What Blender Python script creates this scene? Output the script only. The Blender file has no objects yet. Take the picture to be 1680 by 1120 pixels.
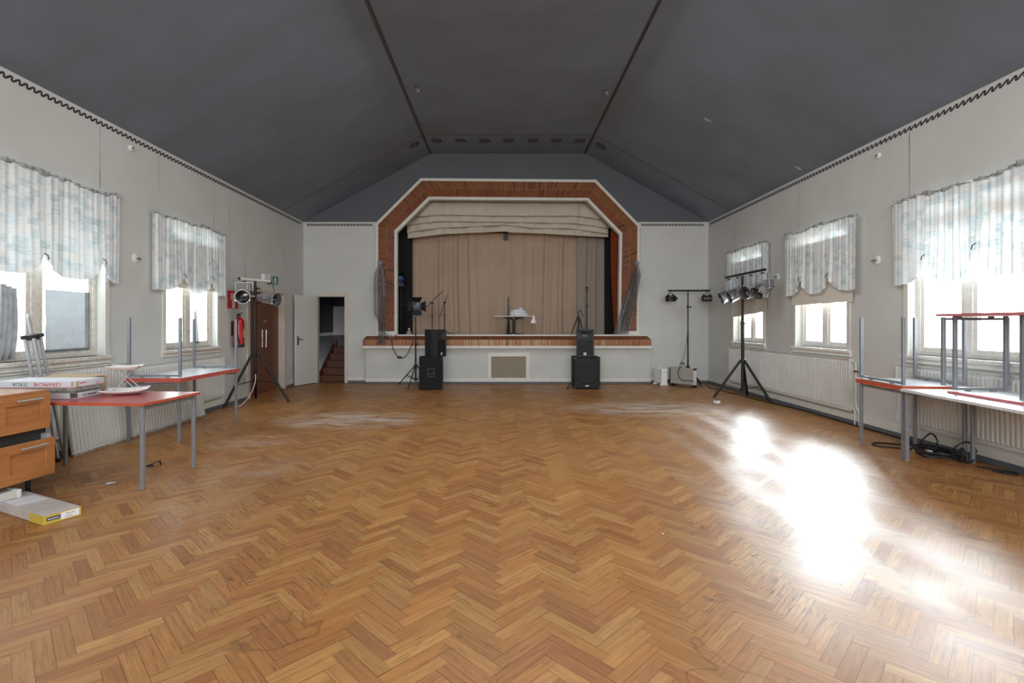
SKY,SUN_GLOW,SUN_POW,SUN_WIDE=8.0,260.0,50.0,4.0
FILL,FILL2,FILL3,EXPOSURE=820.0,200.0,130.0,0.0
import bpy, math, random
from mathutils import Vector, Matrix, noise
from mathutils.geometry import tessellate_polygon
random.seed(7)
C = bpy.context.scene.collection
F, H, VX, VY = 830.0, 1.4, 822.0, 531.0      # measured: focal length and eye height, horizon and vanishing point of the 1680x1120 frame
XL, XR, YB, ZW, ZC = -4.68, 4.91, 11.98, 3.81, 5.43   # walls, back wall, wall height, flat ceiling height
YF = -7.0
RX0, RX1 = -1.66, 1.99                        # ceiling ridges
PI = math.pi
def R(d): return math.radians(d)
def P(px, py, Y): return Vector(((px-VX)*Y/F, Y, H-(py-VY)*Y/F))

# ---------------------------------------------------------------- materials
def lin(c):
    o = []
    for v in c[:3]:
        v = v/255.0
        o.append(v/12.92 if v <= 0.04045 else ((v+0.055)/1.055)**2.4)
    return (*o, 1.0)
MATS = {}
def nt(name):
    m = bpy.data.materials.new(name); m.use_nodes = True
    n = m.node_tree; n.nodes.clear()
    out = n.nodes.new('ShaderNodeOutputMaterial')
    return m, n, out
def N(n, t, **kw):
    x = n.nodes.new(t)
    for k, v in kw.items():
        if k.startswith('i_'):
            x.inputs[k[2:].replace('_', ' ')].default_value = v
        elif k.startswith('n_'):
            x.inputs[int(k[2:])].default_value = v
        else: setattr(x, k, v)
    return x
def L(n, a, b): n.links.new(a, b)
def mixc(n, fac, a, b, blend='MIX'):
    x = n.nodes.new('ShaderNodeMix'); x.data_type = 'RGBA'; x.blend_type = blend
    for s, v in ((x.inputs[0], fac), (x.inputs[6], a), (x.inputs[7], b)):
        if hasattr(v, 'is_output'): n.links.new(v, s)
        else: s.default_value = v
    return x.outputs[2]
def math_(n, op, a, b=None, c=None, clamp=False):
    x = n.nodes.new('ShaderNodeMath'); x.operation = op; x.use_clamp = clamp
    for i, v in enumerate((a, b, c)):
        if v is None: continue
        if hasattr(v, 'is_output'): n.links.new(v, x.inputs[i])
        else: x.inputs[i].default_value = v
    return x.outputs[0]
def mat(name, rgb, rough=0.6, metal=0.0, var=0.12, scale=6.0, rgb2=None, stretch=(1,1,1), bump=0.0, spec=0.5, attr=None, fine=0.0):
    if name in MATS: return MATS[name]
    m, n, out = nt(name)
    b = N(n, 'ShaderNodeBsdfPrincipled'); L(n, b.outputs[0], out.inputs[0])
    b.inputs['Roughness'].default_value = rough; b.inputs['Metallic'].default_value = metal
    b.inputs['Specular IOR Level'].default_value = spec
    tc = N(n, 'ShaderNodeTexCoord'); mp = N(n, 'ShaderNodeMapping'); mp.inputs['Scale'].default_value = stretch
    L(n, tc.outputs['Object'], mp.inputs[0])
    nz = N(n, 'ShaderNodeTexNoise'); nz.inputs['Scale'].default_value = scale; nz.inputs['Detail'].default_value = 6
    nz.inputs['Roughness'].default_value = 0.62
    L(n, mp.outputs[0], nz.inputs['Vector'])
    rmp = N(n, 'ShaderNodeMapRange'); rmp.inputs[1].default_value = 0.3; rmp.inputs[2].default_value = 0.7
    L(n, nz.outputs['Fac'], rmp.inputs[0])
    c1 = lin(rgb)
    c2 = lin(rgb2) if rgb2 else tuple(max(0, x*(1-var*2.0)) for x in c1[:3])+(1,)
    col = mixc(n, rmp.outputs[0], c2, c1)
    if attr:
        at = N(n, 'ShaderNodeAttribute'); at.attribute_name = attr
        col = mixc(n, 1.0, col, at.outputs['Color'], 'MULTIPLY')
    L(n, col, b.inputs['Base Color'])
    if bump:
        bp = N(n, 'ShaderNodeBump'); bp.inputs['Strength'].default_value = bump; bp.inputs['Distance'].default_value = 0.01
        L(n, nz.outputs['Fac'], bp.inputs['Height']); L(n, bp.outputs[0], b.inputs['Normal'])
    MATS[name] = m
    return m

# ---------------------------------------------------------------- geometry
class G:
    def __init__(s): s.v=[]; s.f=[]; s.m=[]; s.c=None
    def add(s, vs, fs, mi=0):
        k=len(s.v); s.v += [Vector(p) for p in vs]
        s.f += [tuple(i+k for i in f) for f in fs]; s.m += [mi]*len(fs); return s
    def box(s, c, d, mi=0, rot=None, taper=None):
        c=Vector(c); x,y,z=[t/2 for t in d]; vs=[]
        for k,sz in ((1.0,-1),(taper or 1.0,1)):
            for sx,sy in ((-1,-1),(1,-1),(1,1),(-1,1)):
                p=Vector((sx*x*k,sy*y*k,sz*z))
                if rot is not None: p=rot@p
                vs.append(c+p)
        return s.add(vs,[(3,2,1,0),(4,5,6,7),(0,1,5,4),(1,2,6,5),(2,3,7,6),(3,0,4,7)],mi)
    def bx(s,x0,x1,y0,y1,z0,z1,mi=0):
        return s.box(((x0+x1)/2,(y0+y1)/2,(z0+z1)/2),(abs(x1-x0),abs(y1-y0),abs(z1-z0)),mi)
    def bar(s,p0,p1,w,h,mi=0,up=(0,0,1)):
        p0,p1=Vector(p0),Vector(p1); d=p1-p0; l=d.length; d.normalize(); u=Vector(up)
        if abs(d.dot(u))>0.98: u=Vector((1,0,0))
        a=d.cross(u).normalized(); b=a.cross(d).normalized()
        rot=Matrix((a,d,b)).transposed()
        return s.box((p0+p1)/2,(w,l,h),mi,rot)
    def cyl(s,p0,p1,r0,r1=None,n=12,mi=0,cap=True):
        r1=r0 if r1 is None else r1
        p0,p1=Vector(p0),Vector(p1); d=(p1-p0).normalized()
        u=Vector((0,0,1)) if abs(d.z)<0.95 else Vector((1,0,0))
        a=d.cross(u).normalized(); b=a.cross(d)
        vs=[]
        for p,r in ((p0,r0),(p1,r1)):
            for i in range(n):
                t=2*PI*i/n; vs.append(p+a*(r*math.cos(t))+b*(r*math.sin(t)))
        fs=[(i,(i+1)%n,n+(i+1)%n,n+i) for i in range(n)]
        if cap: fs += [tuple(range(n-1,-1,-1)),tuple(range(n,2*n))]
        return s.add(vs,fs,mi)
    def tube(s,pts,r,n=6,mi=0,smooth=0,closed=False):
        pts=[Vector(p) for p in pts]
        if smooth: pts=spline(pts,smooth,closed)
        vs=[];m=len(pts)
        a=None
        for i,p in enumerate(pts):
            d=(pts[min(i+1,m-1)]-pts[max(i-1,0)])
            if d.length<1e-9: d=Vector((0,0,1))
            d.normalize()
            if a is None:
                u=Vector((0,0,1)) if abs(d.z)<0.9 else Vector((1,0,0)); a=d.cross(u).normalized()
            else:
                a=(a-d*a.dot(d))
                a=a.normalized() if a.length>1e-6 else d.orthogonal().normalized()
            b=d.cross(a)
            for k in range(n):
                t=2*PI*k/n; vs.append(p+a*(r*math.cos(t))+b*(r*math.sin(t)))
        fs=[]
        for i in range(m-1):
            for k in range(n):
                fs.append((i*n+k,i*n+(k+1)%n,(i+1)*n+(k+1)%n,(i+1)*n+k))
        fs += [tuple(range(n-1,-1,-1)),tuple(range((m-1)*n,m*n))]
        return s.add(vs,fs,mi)
    def lathe(s,prof,M=None,n=20,mi=0):
        M=M or Matrix.Identity(4); vs=[]
        for r,z in prof:
            for i in range(n):
                t=2*PI*i/n; vs.append(M@Vector((r*math.cos(t),r*math.sin(t),z)))
        fs=[]
        for j in range(len(prof)-1):
            for i in range(n): fs.append((j*n+i,j*n+(i+1)%n,(j+1)*n+(i+1)%n,(j+1)*n+i))
        return s.add(vs,fs,mi)
    def prism(s,poly,fn,mi=0):
        """poly: 2d points; fn(p,side)->3d for side 0/1"""
        n=len(poly); vs=[fn(p,0) for p in poly]+[fn(p,1) for p in poly]
        tri=tessellate_polygon([[Vector((p[0],p[1],0)) for p in poly]])
        fs=[tuple(t) for t in tri]+[tuple(n+i for i in reversed(t)) for t in tri]
        fs+=[(i,(i+1)%n,n+(i+1)%n,n+i) for i in range(n)]
        return s.add(vs,fs,mi)
    def grid(s,fn,nu,nv,mi=0):
        vs=[fn(i/nu,j/nv) for j in range(nv+1) for i in range(nu+1)]
        w=nu+1
        fs=[(j*w+i,j*w+i+1,(j+1)*w+i+1,(j+1)*w+i) for j in range(nv) for i in range(nu)]
        return s.add(vs,fs,mi)
    def make(s,name,mats,parent=None,world=False,smooth=False,bevel=0.0,cols=None,seg=2):
        me=bpy.data.meshes.new(name)
        vs=s.v
        if world and parent is not None:
            inv=wm(parent).inverted(); vs=[inv@p for p in vs]
        me.from_pydata([tuple(p) for p in vs],[],s.f)
        if not isinstance(mats,(list,tuple)): mats=[mats]
        for m in mats: me.materials.append(m)
        me.polygons.foreach_set('material_index',s.m)
        if smooth: me.polygons.foreach_set('use_smooth',[True]*len(s.f))
        if cols:
            ca=me.color_attributes.new('col','FLOAT_COLOR','CORNER'); d=[]
            for f,c in zip(s.f,cols):
                for _ in f: d += [*c,1.0]
            ca.data.foreach_set('color',d)
        me.validate(); me.update()
        o=bpy.data.objects.new(name,me); C.objects.link(o)
        if parent is not None: o.parent=parent
        if bevel:
            b=o.modifiers.new('bevel','BEVEL'); b.width=bevel; b.segments=seg; b.limit_method='ANGLE'; b.angle_limit=R(40)
        if smooth and bevel==0:
            try: me.set_sharp_from_angle(angle=R(45))
            except Exception: pass
        return o
def spline(pts,k,closed=False):
    out=[];m=len(pts)
    for i in range(m-1):
        p0=pts[max(i-1,0)];p1=pts[i];p2=pts[i+1];p3=pts[min(i+2,m-1)]
        for j in range(k):
            t=j/k
            out.append(0.5*((2*p1)+(p2-p0)*t+(2*p0-5*p1+4*p2-p3)*t*t+(3*p1-p0-3*p2+p3)*t**3))
    out.append(pts[-1]); return out
def wm(o):
    m=Matrix.LocRotScale(o.location,o.rotation_euler,o.scale)
    return wm(o.parent)@m if o.parent else m
def thing(name,label,cat,loc=(0,0,0),rot=(0,0,0),group=None):
    o=bpy.data.objects.new(name,None); C.objects.link(o); o.empty_display_size=0.1
    o.location=loc; o.rotation_euler=rot
    return tag(o,label,cat,group)
def tag(o,label,cat,group=None):
    o['label']=label; o['category']=cat
    if group: o['group']=group
    return o
def struct(o): o['kind']='structure'; return o
def sempty(name,loc=(0,0,0)):
    o=bpy.data.objects.new(name,None); C.objects.link(o); o.location=loc; o.empty_display_size=0.1; return struct(o)
def lettering(txt,size,M,m,parent,name='lettering',extrude=0.0006):
    cu=bpy.data.curves.new(name,'FONT'); cu.body=txt; cu.size=size; cu.extrude=extrude; cu.align_x='CENTER'; cu.align_y='CENTER'
    cu.materials.append(m); cu.resolution_u=3
    tmp=bpy.data.objects.new(name,cu)
    dg=bpy.context.evaluated_depsgraph_get(); C.objects.link(tmp); bpy.context.view_layer.update()
    me=bpy.data.meshes.new_from_object(tmp.evaluated_get(bpy.context.evaluated_depsgraph_get()))
    bpy.data.objects.remove(tmp)
    inv=wm(parent).inverted()
    for v in me.vertices: v.co=inv@(M@v.co)
    o=bpy.data.objects.new(name,me); C.objects.link(o); o.parent=parent; return o
def dup(root,loc,rot=None,label=None,group=None):
    r=root.copy(); C.objects.link(r); r.location=loc
    if rot is not None: r.rotation_euler=rot
    if label: r['label']=label
    if group: r['group']=group
    for ch in list(root.children):
        c=ch.copy(); C.objects.link(c); c.parent=r
        for g in list(ch.children):
            d=g.copy(); C.objects.link(d); d.parent=c
    return r

# base materials
WHITE=mat('painted_wall',(208,208,204),0.75,var=0.05,scale=1.2,rgb2=(199,198,193),bump=0.02)
WALL_R=WHITE
TRIMW=mat('white_trim_paint',(222,219,210),0.5,var=0.06,scale=9)
CREAM=mat('cream_frame_paint',(214,203,188),0.5,var=0.07,scale=9)
WORN=mat('worn_window_paint',(232,229,221),0.6,var=0.2,scale=24,rgb2=(200,192,178),bump=0.1)
CEIL=mat('dark_ceiling_paint',(124,136,152),0.6,scale=0.7,rgb2=(110,118,129),stretch=(1,1.6,1),spec=0.35)
CEIL2=mat('dark_gable_paint',(92,96,101),0.6,var=0.05,scale=0.9,spec=0.35)
CEILJ=mat('dark_joint',(66,67,70),0.7,var=0.1)
BLACK=mat('matte_black',(24,24,25),0.8,var=0.1)
STAGEBLK=mat('stage_black_paint',(17,17,18),0.9,var=0.1)
METB=mat('black_metal',(26,26,28),0.42,0.3,var=0.1)
PLASB=mat('black_plastic',(30,31,33),0.5,var=0.08)
CARPB=mat('black_speaker_carpet',(20,20,21),0.9,var=0.2,scale=120,bump=0.2)
GRILLE=mat('black_speaker_grille',(27,27,29),0.6,0.3,var=0.3,scale=260)
CHROME=mat('polished_aluminium',(215,215,218),0.22,0.9,var=0.06,scale=12)
ALU=mat('brushed_aluminium',(196,199,204),0.42,0.55,var=0.06,scale=20)
STEEL=mat('grey_painted_steel',(146,150,156),0.38,0.35,var=0.08,scale=14)
WORNL=WORN; WORNR=mat('glare_lit_window_paint',(242,240,235),0.55,var=0.1,scale=24,rgb2=(226,221,210))  # right frames painted lighter to stand for the window glare
RADW=mat('radiator_enamel',(222,222,218),0.45,var=0.06,scale=3,rgb2=(208,207,201))
RUST=mat('rusty_edge',(120,70,38),0.85,var=0.3,scale=30,rgb2=(205,203,196))
GREYP=mat('grey_plinth_paint',(96,100,106),0.6,var=0.1)
RED=mat('sign_red',(196,24,32),0.4,var=0.04)
EXTRED=mat('extinguisher_red',(174,16,22),0.25,var=0.04)
PUREW=mat('sign_white',(235,235,232),0.5,var=0.02)
GREEN=mat('exit_green',(10,104,78),0.4,var=0.04)
YEL=mat('label_yellow',(204,178,76),0.5,var=0.06)
CORD=mat('black_rubber_cord',(22,22,23),0.5,var=0.1)
LENS=mat('dark_lens_glass',(20,20,22),0.08,var=0.05,spec=0.7)
BLUELENS=mat('blue_lens_glass',(56,68,88),0.12,var=0.1,scale=30,rgb2=(104,112,126))
SLATW=mat('slat_wood',(255,255,255),0.45,var=0.12,scale=40,attr='col')
DOORWOOD=mat('teak_door_veneer',(120,70,42),0.42,scale=3,rgb2=(98,54,32),stretch=(8,8,0.6))
BEECH=mat('beech_veneer',(184,124,72),0.42,scale=4,rgb2=(164,104,58),stretch=(3,0.6,9))
STAIRW=mat('red_stained_stair',(112,64,44),0.55,scale=5,rgb2=(82,46,32))
CURT=mat('stage_curtain_cloth',(190,164,142),0.95,var=0.06,scale=0.8,rgb2=(174,150,130),spec=0.1)
VAL=mat('valance_cloth',(206,196,178),0.95,var=0.05,scale=1.5,spec=0.1)
ORANGE=mat('rust_velvet',(138,62,30),0.9,var=0.2,scale=3,spec=0.15)
KRAFT=mat('kraft_cardboard',(190,160,125),0.85,var=0.08,scale=8)
CARDW=mat('white_carton',(218,220,224),0.55,var=0.04,scale=8)
TOPRED=mat('red_laminate',(186,84,84),0.28,var=0.06,scale=5)
EDGERED=mat('red_edge_band',(196,92,80),0.45,var=0.06,scale=12)
EDGEORG=mat('orange_red_edge_band',(194,88,62),0.45,var=0.06,scale=12)
EDGEPINK=mat('faded_pink_edge_band',(196,110,112),0.45,var=0.06,scale=12)
TOPWHITE=mat('white_laminate',(214,216,220),0.3,var=0.04,scale=5)
TOPGREY=mat('pale_grey_underside',(206,208,206),0.35,var=0.05,scale=5)
BLINDM=mat('beige_roller_cloth',(226,219,207),0.9,var=0.03,scale=2)
ROSE=mat('white_plastic',(226,226,222),0.4,var=0.03)
PORC=mat('white_porcelain',(232,226,222),0.15,var=0.02)
# ---------------------------------------------------------------- special materials
def floor_mat():
    m,n,out=nt('oak_herringbone')
    b=N(n,'ShaderNodeBsdfPrincipled'); L(n,b.outputs[0],out.inputs[0])
    at=N(n,'ShaderNodeAttribute'); at.attribute_name='col'
    uv=N(n,'ShaderNodeUVMap'); uv.uv_map='grain'
    mp=N(n,'ShaderNodeMapping'); mp.inputs['Scale'].default_value=(3.5,60,1); L(n,uv.outputs[0],mp.inputs[0])
    g=N(n,'ShaderNodeTexNoise',i_Scale=1.0,i_Detail=7.0,i_Roughness=0.65); L(n,mp.outputs[0],g.inputs['Vector'])
    gr=N(n,'ShaderNodeMapRange',n_1=0.30,n_2=0.72,n_3=0.66,n_4=1.12); L(n,g.outputs['Fac'],gr.inputs[0])
    tc=N(n,'ShaderNodeTexCoord')
    base=mixc(n,1.0,at.outputs['Color'],gr.outputs[0],'MULTIPLY')
    # dark worn flecks along the grain
    mp2=N(n,'ShaderNodeMapping'); mp2.inputs['Scale'].default_value=(9,70,1); L(n,uv.outputs[0],mp2.inputs[0])
    fl=N(n,'ShaderNodeTexNoise',i_Scale=1.0,i_Detail=4.0); L(n,mp2.outputs[0],fl.inputs['Vector'])
    wr=N(n,'ShaderNodeTexNoise',i_Scale=0.9,i_Detail=5.0,i_Roughness=0.6); L(n,tc.outputs['Object'],wr.inputs['Vector'])
    fm=math_(n,'MULTIPLY',N_range(n,fl.outputs['Fac'],0.53,0.68,0,1),N_range(n,wr.outputs['Fac'],0.40,0.62,0,0.85))
    base=mixc(n,fm,base,lin((92,60,34)))
    # large patches of wear and dirt
    w2=N(n,'ShaderNodeTexNoise',i_Scale=0.55,i_Detail=5.0,i_Roughness=0.6); L(n,tc.outputs['Object'],w2.inputs['Vector'])
    base=mixc(n,N_range(n,w2.outputs['Fac'],0.45,0.75,0,0.35),base,lin((128,88,54)))
    # water rings
    w3=N(n,'ShaderNodeTexNoise',i_Scale=1.6,i_Detail=3.0); L(n,tc.outputs['Object'],w3.inputs['Vector'])
    ring=math_(n,'ABSOLUTE',math_(n,'SUBTRACT',w3.outputs['Fac'],0.615))
    base=mixc(n,N_range(n,ring,0.0,0.009,0.5,0.0),base,lin((92,58,32)))
    # dusty places (left in front of the door, right in front of the heaters)
    sep=N(n,'ShaderNodeSeparateXYZ'); L(n,tc.outputs['Object'],sep.inputs[0])
    dust=None
    for (cx,cy,rx,ry,k) in ((-2.2,7.4,1.2,0.75,0.95),(2.5,8.4,1.6,0.9,0.95),(-2.95,6.0,0.55,0.5,0.4),(-2.2,4.9,0.45,0.5,0.25),(3.2,7.2,0.9,0.6,0.35)):
        dx=math_(n,'DIVIDE',math_(n,'SUBTRACT',sep.outputs[0],cx),rx); dy=math_(n,'DIVIDE',math_(n,'SUBTRACT',sep.outputs[1],cy),ry)
        d=math_(n,'ADD',math_(n,'POWER',math_(n,'ABSOLUTE',dx),2.0),math_(n,'POWER',math_(n,'ABSOLUTE',dy),2.0))
        e=math_(n,'MULTIPLY',N_range(n,d,0.0,1.0,1.0,0.0),k)
        dust=e if dust is None else math_(n,'MAXIMUM',dust,e)
    dn=N(n,'ShaderNodeTexNoise',i_Scale=3.2,i_Detail=6.0,i_Roughness=0.7)
    mpd=N(n,'ShaderNodeMapping'); mpd.inputs['Scale'].default_value=(0.6,1.6,1); L(n,tc.outputs['Object'],mpd.inputs[0]); L(n,mpd.outputs[0],dn.inputs['Vector'])
    dust=math_(n,'MULTIPLY',dust,N_range(n,dn.outputs['Fac'],0.40,0.58,0,1.0))
    base=mixc(n,dust,base,lin((196,182,168)))
    L(n,base,b.inputs['Base Color'])
    rg=N(n,'ShaderNodeTexNoise',i_Scale=2.3,i_Detail=5.0); L(n,tc.outputs['Object'],rg.inputs['Vector'])
    ro=math_(n,'ADD',N_range(n,rg.outputs['Fac'],0.3,0.7,FLOOR_R0,FLOOR_R1),math_(n,'MULTIPLY',at.outputs['Alpha'],0.0))
    ro=math_(n,'ADD',ro,math_(n,'MULTIPLY',dust,0.25))
    L(n,ro,b.inputs['Roughness'])
    bp=N(n,'ShaderNodeBump',i_Strength=0.12,i_Distance=0.004); L(n,g.outputs['Fac'],bp.inputs['Height'])
    L(n,bp.outputs[0],b.inputs['Normal'])
    b.inputs['Specular IOR Level'].default_value=0.5
    b.inputs['Anisotropic'].default_value=0.2
    tg=N(n,'ShaderNodeTangent',direction_type='UV_MAP',uv_map='grain'); L(n,tg.outputs[0],b.inputs['Tangent'])
    return m
def N_range(n,v,a,b,c,d):
    x=N(n,'ShaderNodeMapRange',n_1=a,n_2=b,n_3=c,n_4=d); n.links.new(v,x.inputs[0]); return x.outputs[0]
FLOOR_R0,FLOOR_R1=0.38,0.50

def window_fabric(name,trans):
    m,n,out=nt(name)
    tc=N(n,'ShaderNodeTexCoord'); uv=N(n,'ShaderNodeUVMap'); uv.uv_map='cloth'
    sp=N(n,'ShaderNodeSeparateXYZ'); L(n,uv.outputs[0],sp.inputs[0])
    def cells(sx,sz,off):
        row=math_(n,'FLOOR',math_(n,'MULTIPLY_ADD',sp.outputs[1],sz,off))
        wn=N(n,'ShaderNodeTexWhiteNoise',noise_dimensions='1D'); L(n,row,wn.inputs['W'])
        col=math_(n,'FLOOR',math_(n,'ADD',math_(n,'MULTIPLY',sp.outputs[0],sx),math_(n,'MULTIPLY',wn.outputs[0],7.0)))
        cb=N(n,'ShaderNodeCombineXYZ'); L(n,col,cb.inputs[0]); L(n,row,cb.inputs[1])
        w2=N(n,'ShaderNodeTexWhiteNoise',noise_dimensions='2D'); L(n,cb.outputs[0],w2.inputs['Vector'])
        return w2
    base=lin((216,220,220))
    a=cells(13,11,0.3); b_=cells(9,14,0.7)
    mp=N(n,'ShaderNodeMapping'); mp.inputs['Scale'].default_value=(10,130,1); L(n,uv.outputs[0],mp.inputs[0])
    st=N(n,'ShaderNodeTexNoise',i_Scale=1.0,i_Detail=4.0); L(n,mp.outputs[0],st.inputs['Vector'])
    k=N_range(n,st.outputs['Fac'],0.38,0.62,0.15,1.0)
    f1=math_(n,'MULTIPLY',math_(n,'GREATER_THAN',a.outputs[0],0.72),math_(n,'MULTIPLY',k,0.6))
    c=mixc(n,f1,base,lin((168,192,200)))
    f2=math_(n,'MULTIPLY',math_(n,'GREATER_THAN',b_.outputs[0],0.86),math_(n,'MULTIPLY',k,0.6))
    c=mixc(n,f2,c,lin((220,208,198)))
    f3=math_(n,'MULTIPLY',math_(n,'LESS_THAN',b_.outputs[0],0.14),math_(n,'MULTIPLY',k,0.55))
    c=mixc(n,f3,c,lin((146,166,174)))
    mp3=N(n,'ShaderNodeMapping'); mp3.inputs['Scale'].default_value=(14,190,1); L(n,uv.outputs[0],mp3.inputs[0])
    s3=N(n,'ShaderNodeTexNoise',i_Scale=1.0,i_Detail=2.0); L(n,mp3.outputs[0],s3.inputs['Vector'])
    c=mixc(n,N_range(n,s3.outputs['Fac'],0.60,0.68,0,0.5),c,lin((120,138,140)))
    d=N(n,'ShaderNodeBsdfDiffuse'); L(n,c,d.inputs[0])
    t=N(n,'ShaderNodeBsdfTranslucent'); tcx=mixc(n,1.0,c,(trans,trans,trans*0.98,1),'MULTIPLY'); L(n,tcx,t.inputs[0])
    ms=N(n,'ShaderNodeAddShader')
    L(n,d.outputs[0],ms.inputs[0]); L(n,t.outputs[0],ms.inputs[1]); L(n,ms.outputs[0],out.inputs[0])
    # keep diffuse+translucent below one
    d.inputs[0].default_value=base
    return m
def glass_mat():
    m,n,out=nt('window_glass')
    t=N(n,'ShaderNodeBsdfTransparent'); t.inputs[0].default_value=(0.94,0.96,0.96,1)
    g=N(n,'ShaderNodeBsdfGlossy'); g.inputs['Roughness'].default_value=0.03
    lw=N(n,'ShaderNodeLayerWeight'); fr=math_(n,'MULTIPLY_ADD',math_(n,'POWER',lw.outputs['Facing'],5.0),0.7,0.03)
    x=N(n,'ShaderNodeMixShader'); L(n,fr,x.inputs[0]); L(n,t.outputs[0],x.inputs[1]); L(n,g.outputs[0],x.inputs[2]); L(n,x.outputs[0],out.inputs[0])
    return m
def film_mat(name,rgb,trans,alpha,scale=9.0):
    m,n,out=nt(name)
    tc=N(n,'ShaderNodeTexCoord')
    nz=N(n,'ShaderNodeTexNoise',i_Scale=scale,i_Detail=6.0,i_Roughness=0.6); L(n,tc.outputs['Object'],nz.inputs['Vector'])
    c=mixc(n,N_range(n,nz.outputs['Fac'],0.3,0.7,0,1),tuple(x*0.6 for x in lin(rgb)[:3])+(1,),lin(rgb))
    d=N(n,'ShaderNodeBsdfPrincipled'); d.inputs['Roughness'].default_value=0.35; L(n,c,d.inputs['Base Color'])
    bp=N(n,'ShaderNodeBump',i_Strength=0.6,i_Distance=0.02); L(n,nz.outputs['Fac'],bp.inputs['Height']); L(n,bp.outputs[0],d.inputs['Normal'])
    t=N(n,'ShaderNodeBsdfTranslucent'); tx=mixc(n,1.0,c,(trans,trans,trans,1),'MULTIPLY'); L(n,tx,t.inputs[0])
    a=N(n,'ShaderNodeMixShader'); a.inputs[0].default_value=0.5; L(n,d.outputs[0],a.inputs[1]); L(n,t.outputs[0],a.inputs[2])
    tr=N(n,'ShaderNodeBsdfTransparent')
    x=N(n,'ShaderNodeMixShader'); x.inputs[0].default_value=alpha; L(n,tr.outputs[0],x.inputs[1]); L(n,a.outputs[0],x.inputs[2]); L(n,x.outputs[0],out.inputs[0])
    return m
def net_mat():
    m,n,out=nt('grey_net')
    tc=N(n,'ShaderNodeTexCoord')
    mp=N(n,'ShaderNodeMapping'); mp.inputs['Scale'].default_value=(60,60,9); L(n,tc.outputs['Object'],mp.inputs[0])
    nz=N(n,'ShaderNodeTexNoise',i_Scale=1.0,i_Detail=6.0,i_Roughness=0.7); L(n,mp.outputs[0],nz.inputs['Vector'])
    d=N(n,'ShaderNodeBsdfPrincipled'); d.inputs['Roughness'].default_value=0.5
    c=mixc(n,N_range(n,nz.outputs['Fac'],0.35,0.68,0,1),lin((98,97,99)),lin((186,185,187))); L(n,c,d.inputs['Base Color'])
    tr=N(n,'ShaderNodeBsdfTransparent')
    x=N(n,'ShaderNodeMixShader'); L(n,N_range(n,nz.outputs['Fac'],0.36,0.60,0.30,0.85),x.inputs[0]); L(n,tr.outputs[0],x.inputs[1]); L(n,d.outputs[0],x.inputs[2]); L(n,x.outputs[0],out.inputs[0])
    return m
GLASS=glass_mat(); NET=net_mat()
FABL=window_fabric('printed_curtain_cloth',0.10); FABM=window_fabric('printed_curtain_cloth_glow',0.30); FABR=window_fabric('printed_curtain_cloth_sunlit',0.14)  # one cloth; translucent colour set per window to steer its backlit glow
FILM=film_mat('clouded_plastic_film',(150,160,164),0.10,0.93,7)
SILVER=film_mat('silver_plastic_strip',(196,195,198),0.15,1.0,14)
BAG=film_mat('clear_plastic_bag',(240,240,244),0.9,0.92,22)

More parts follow.
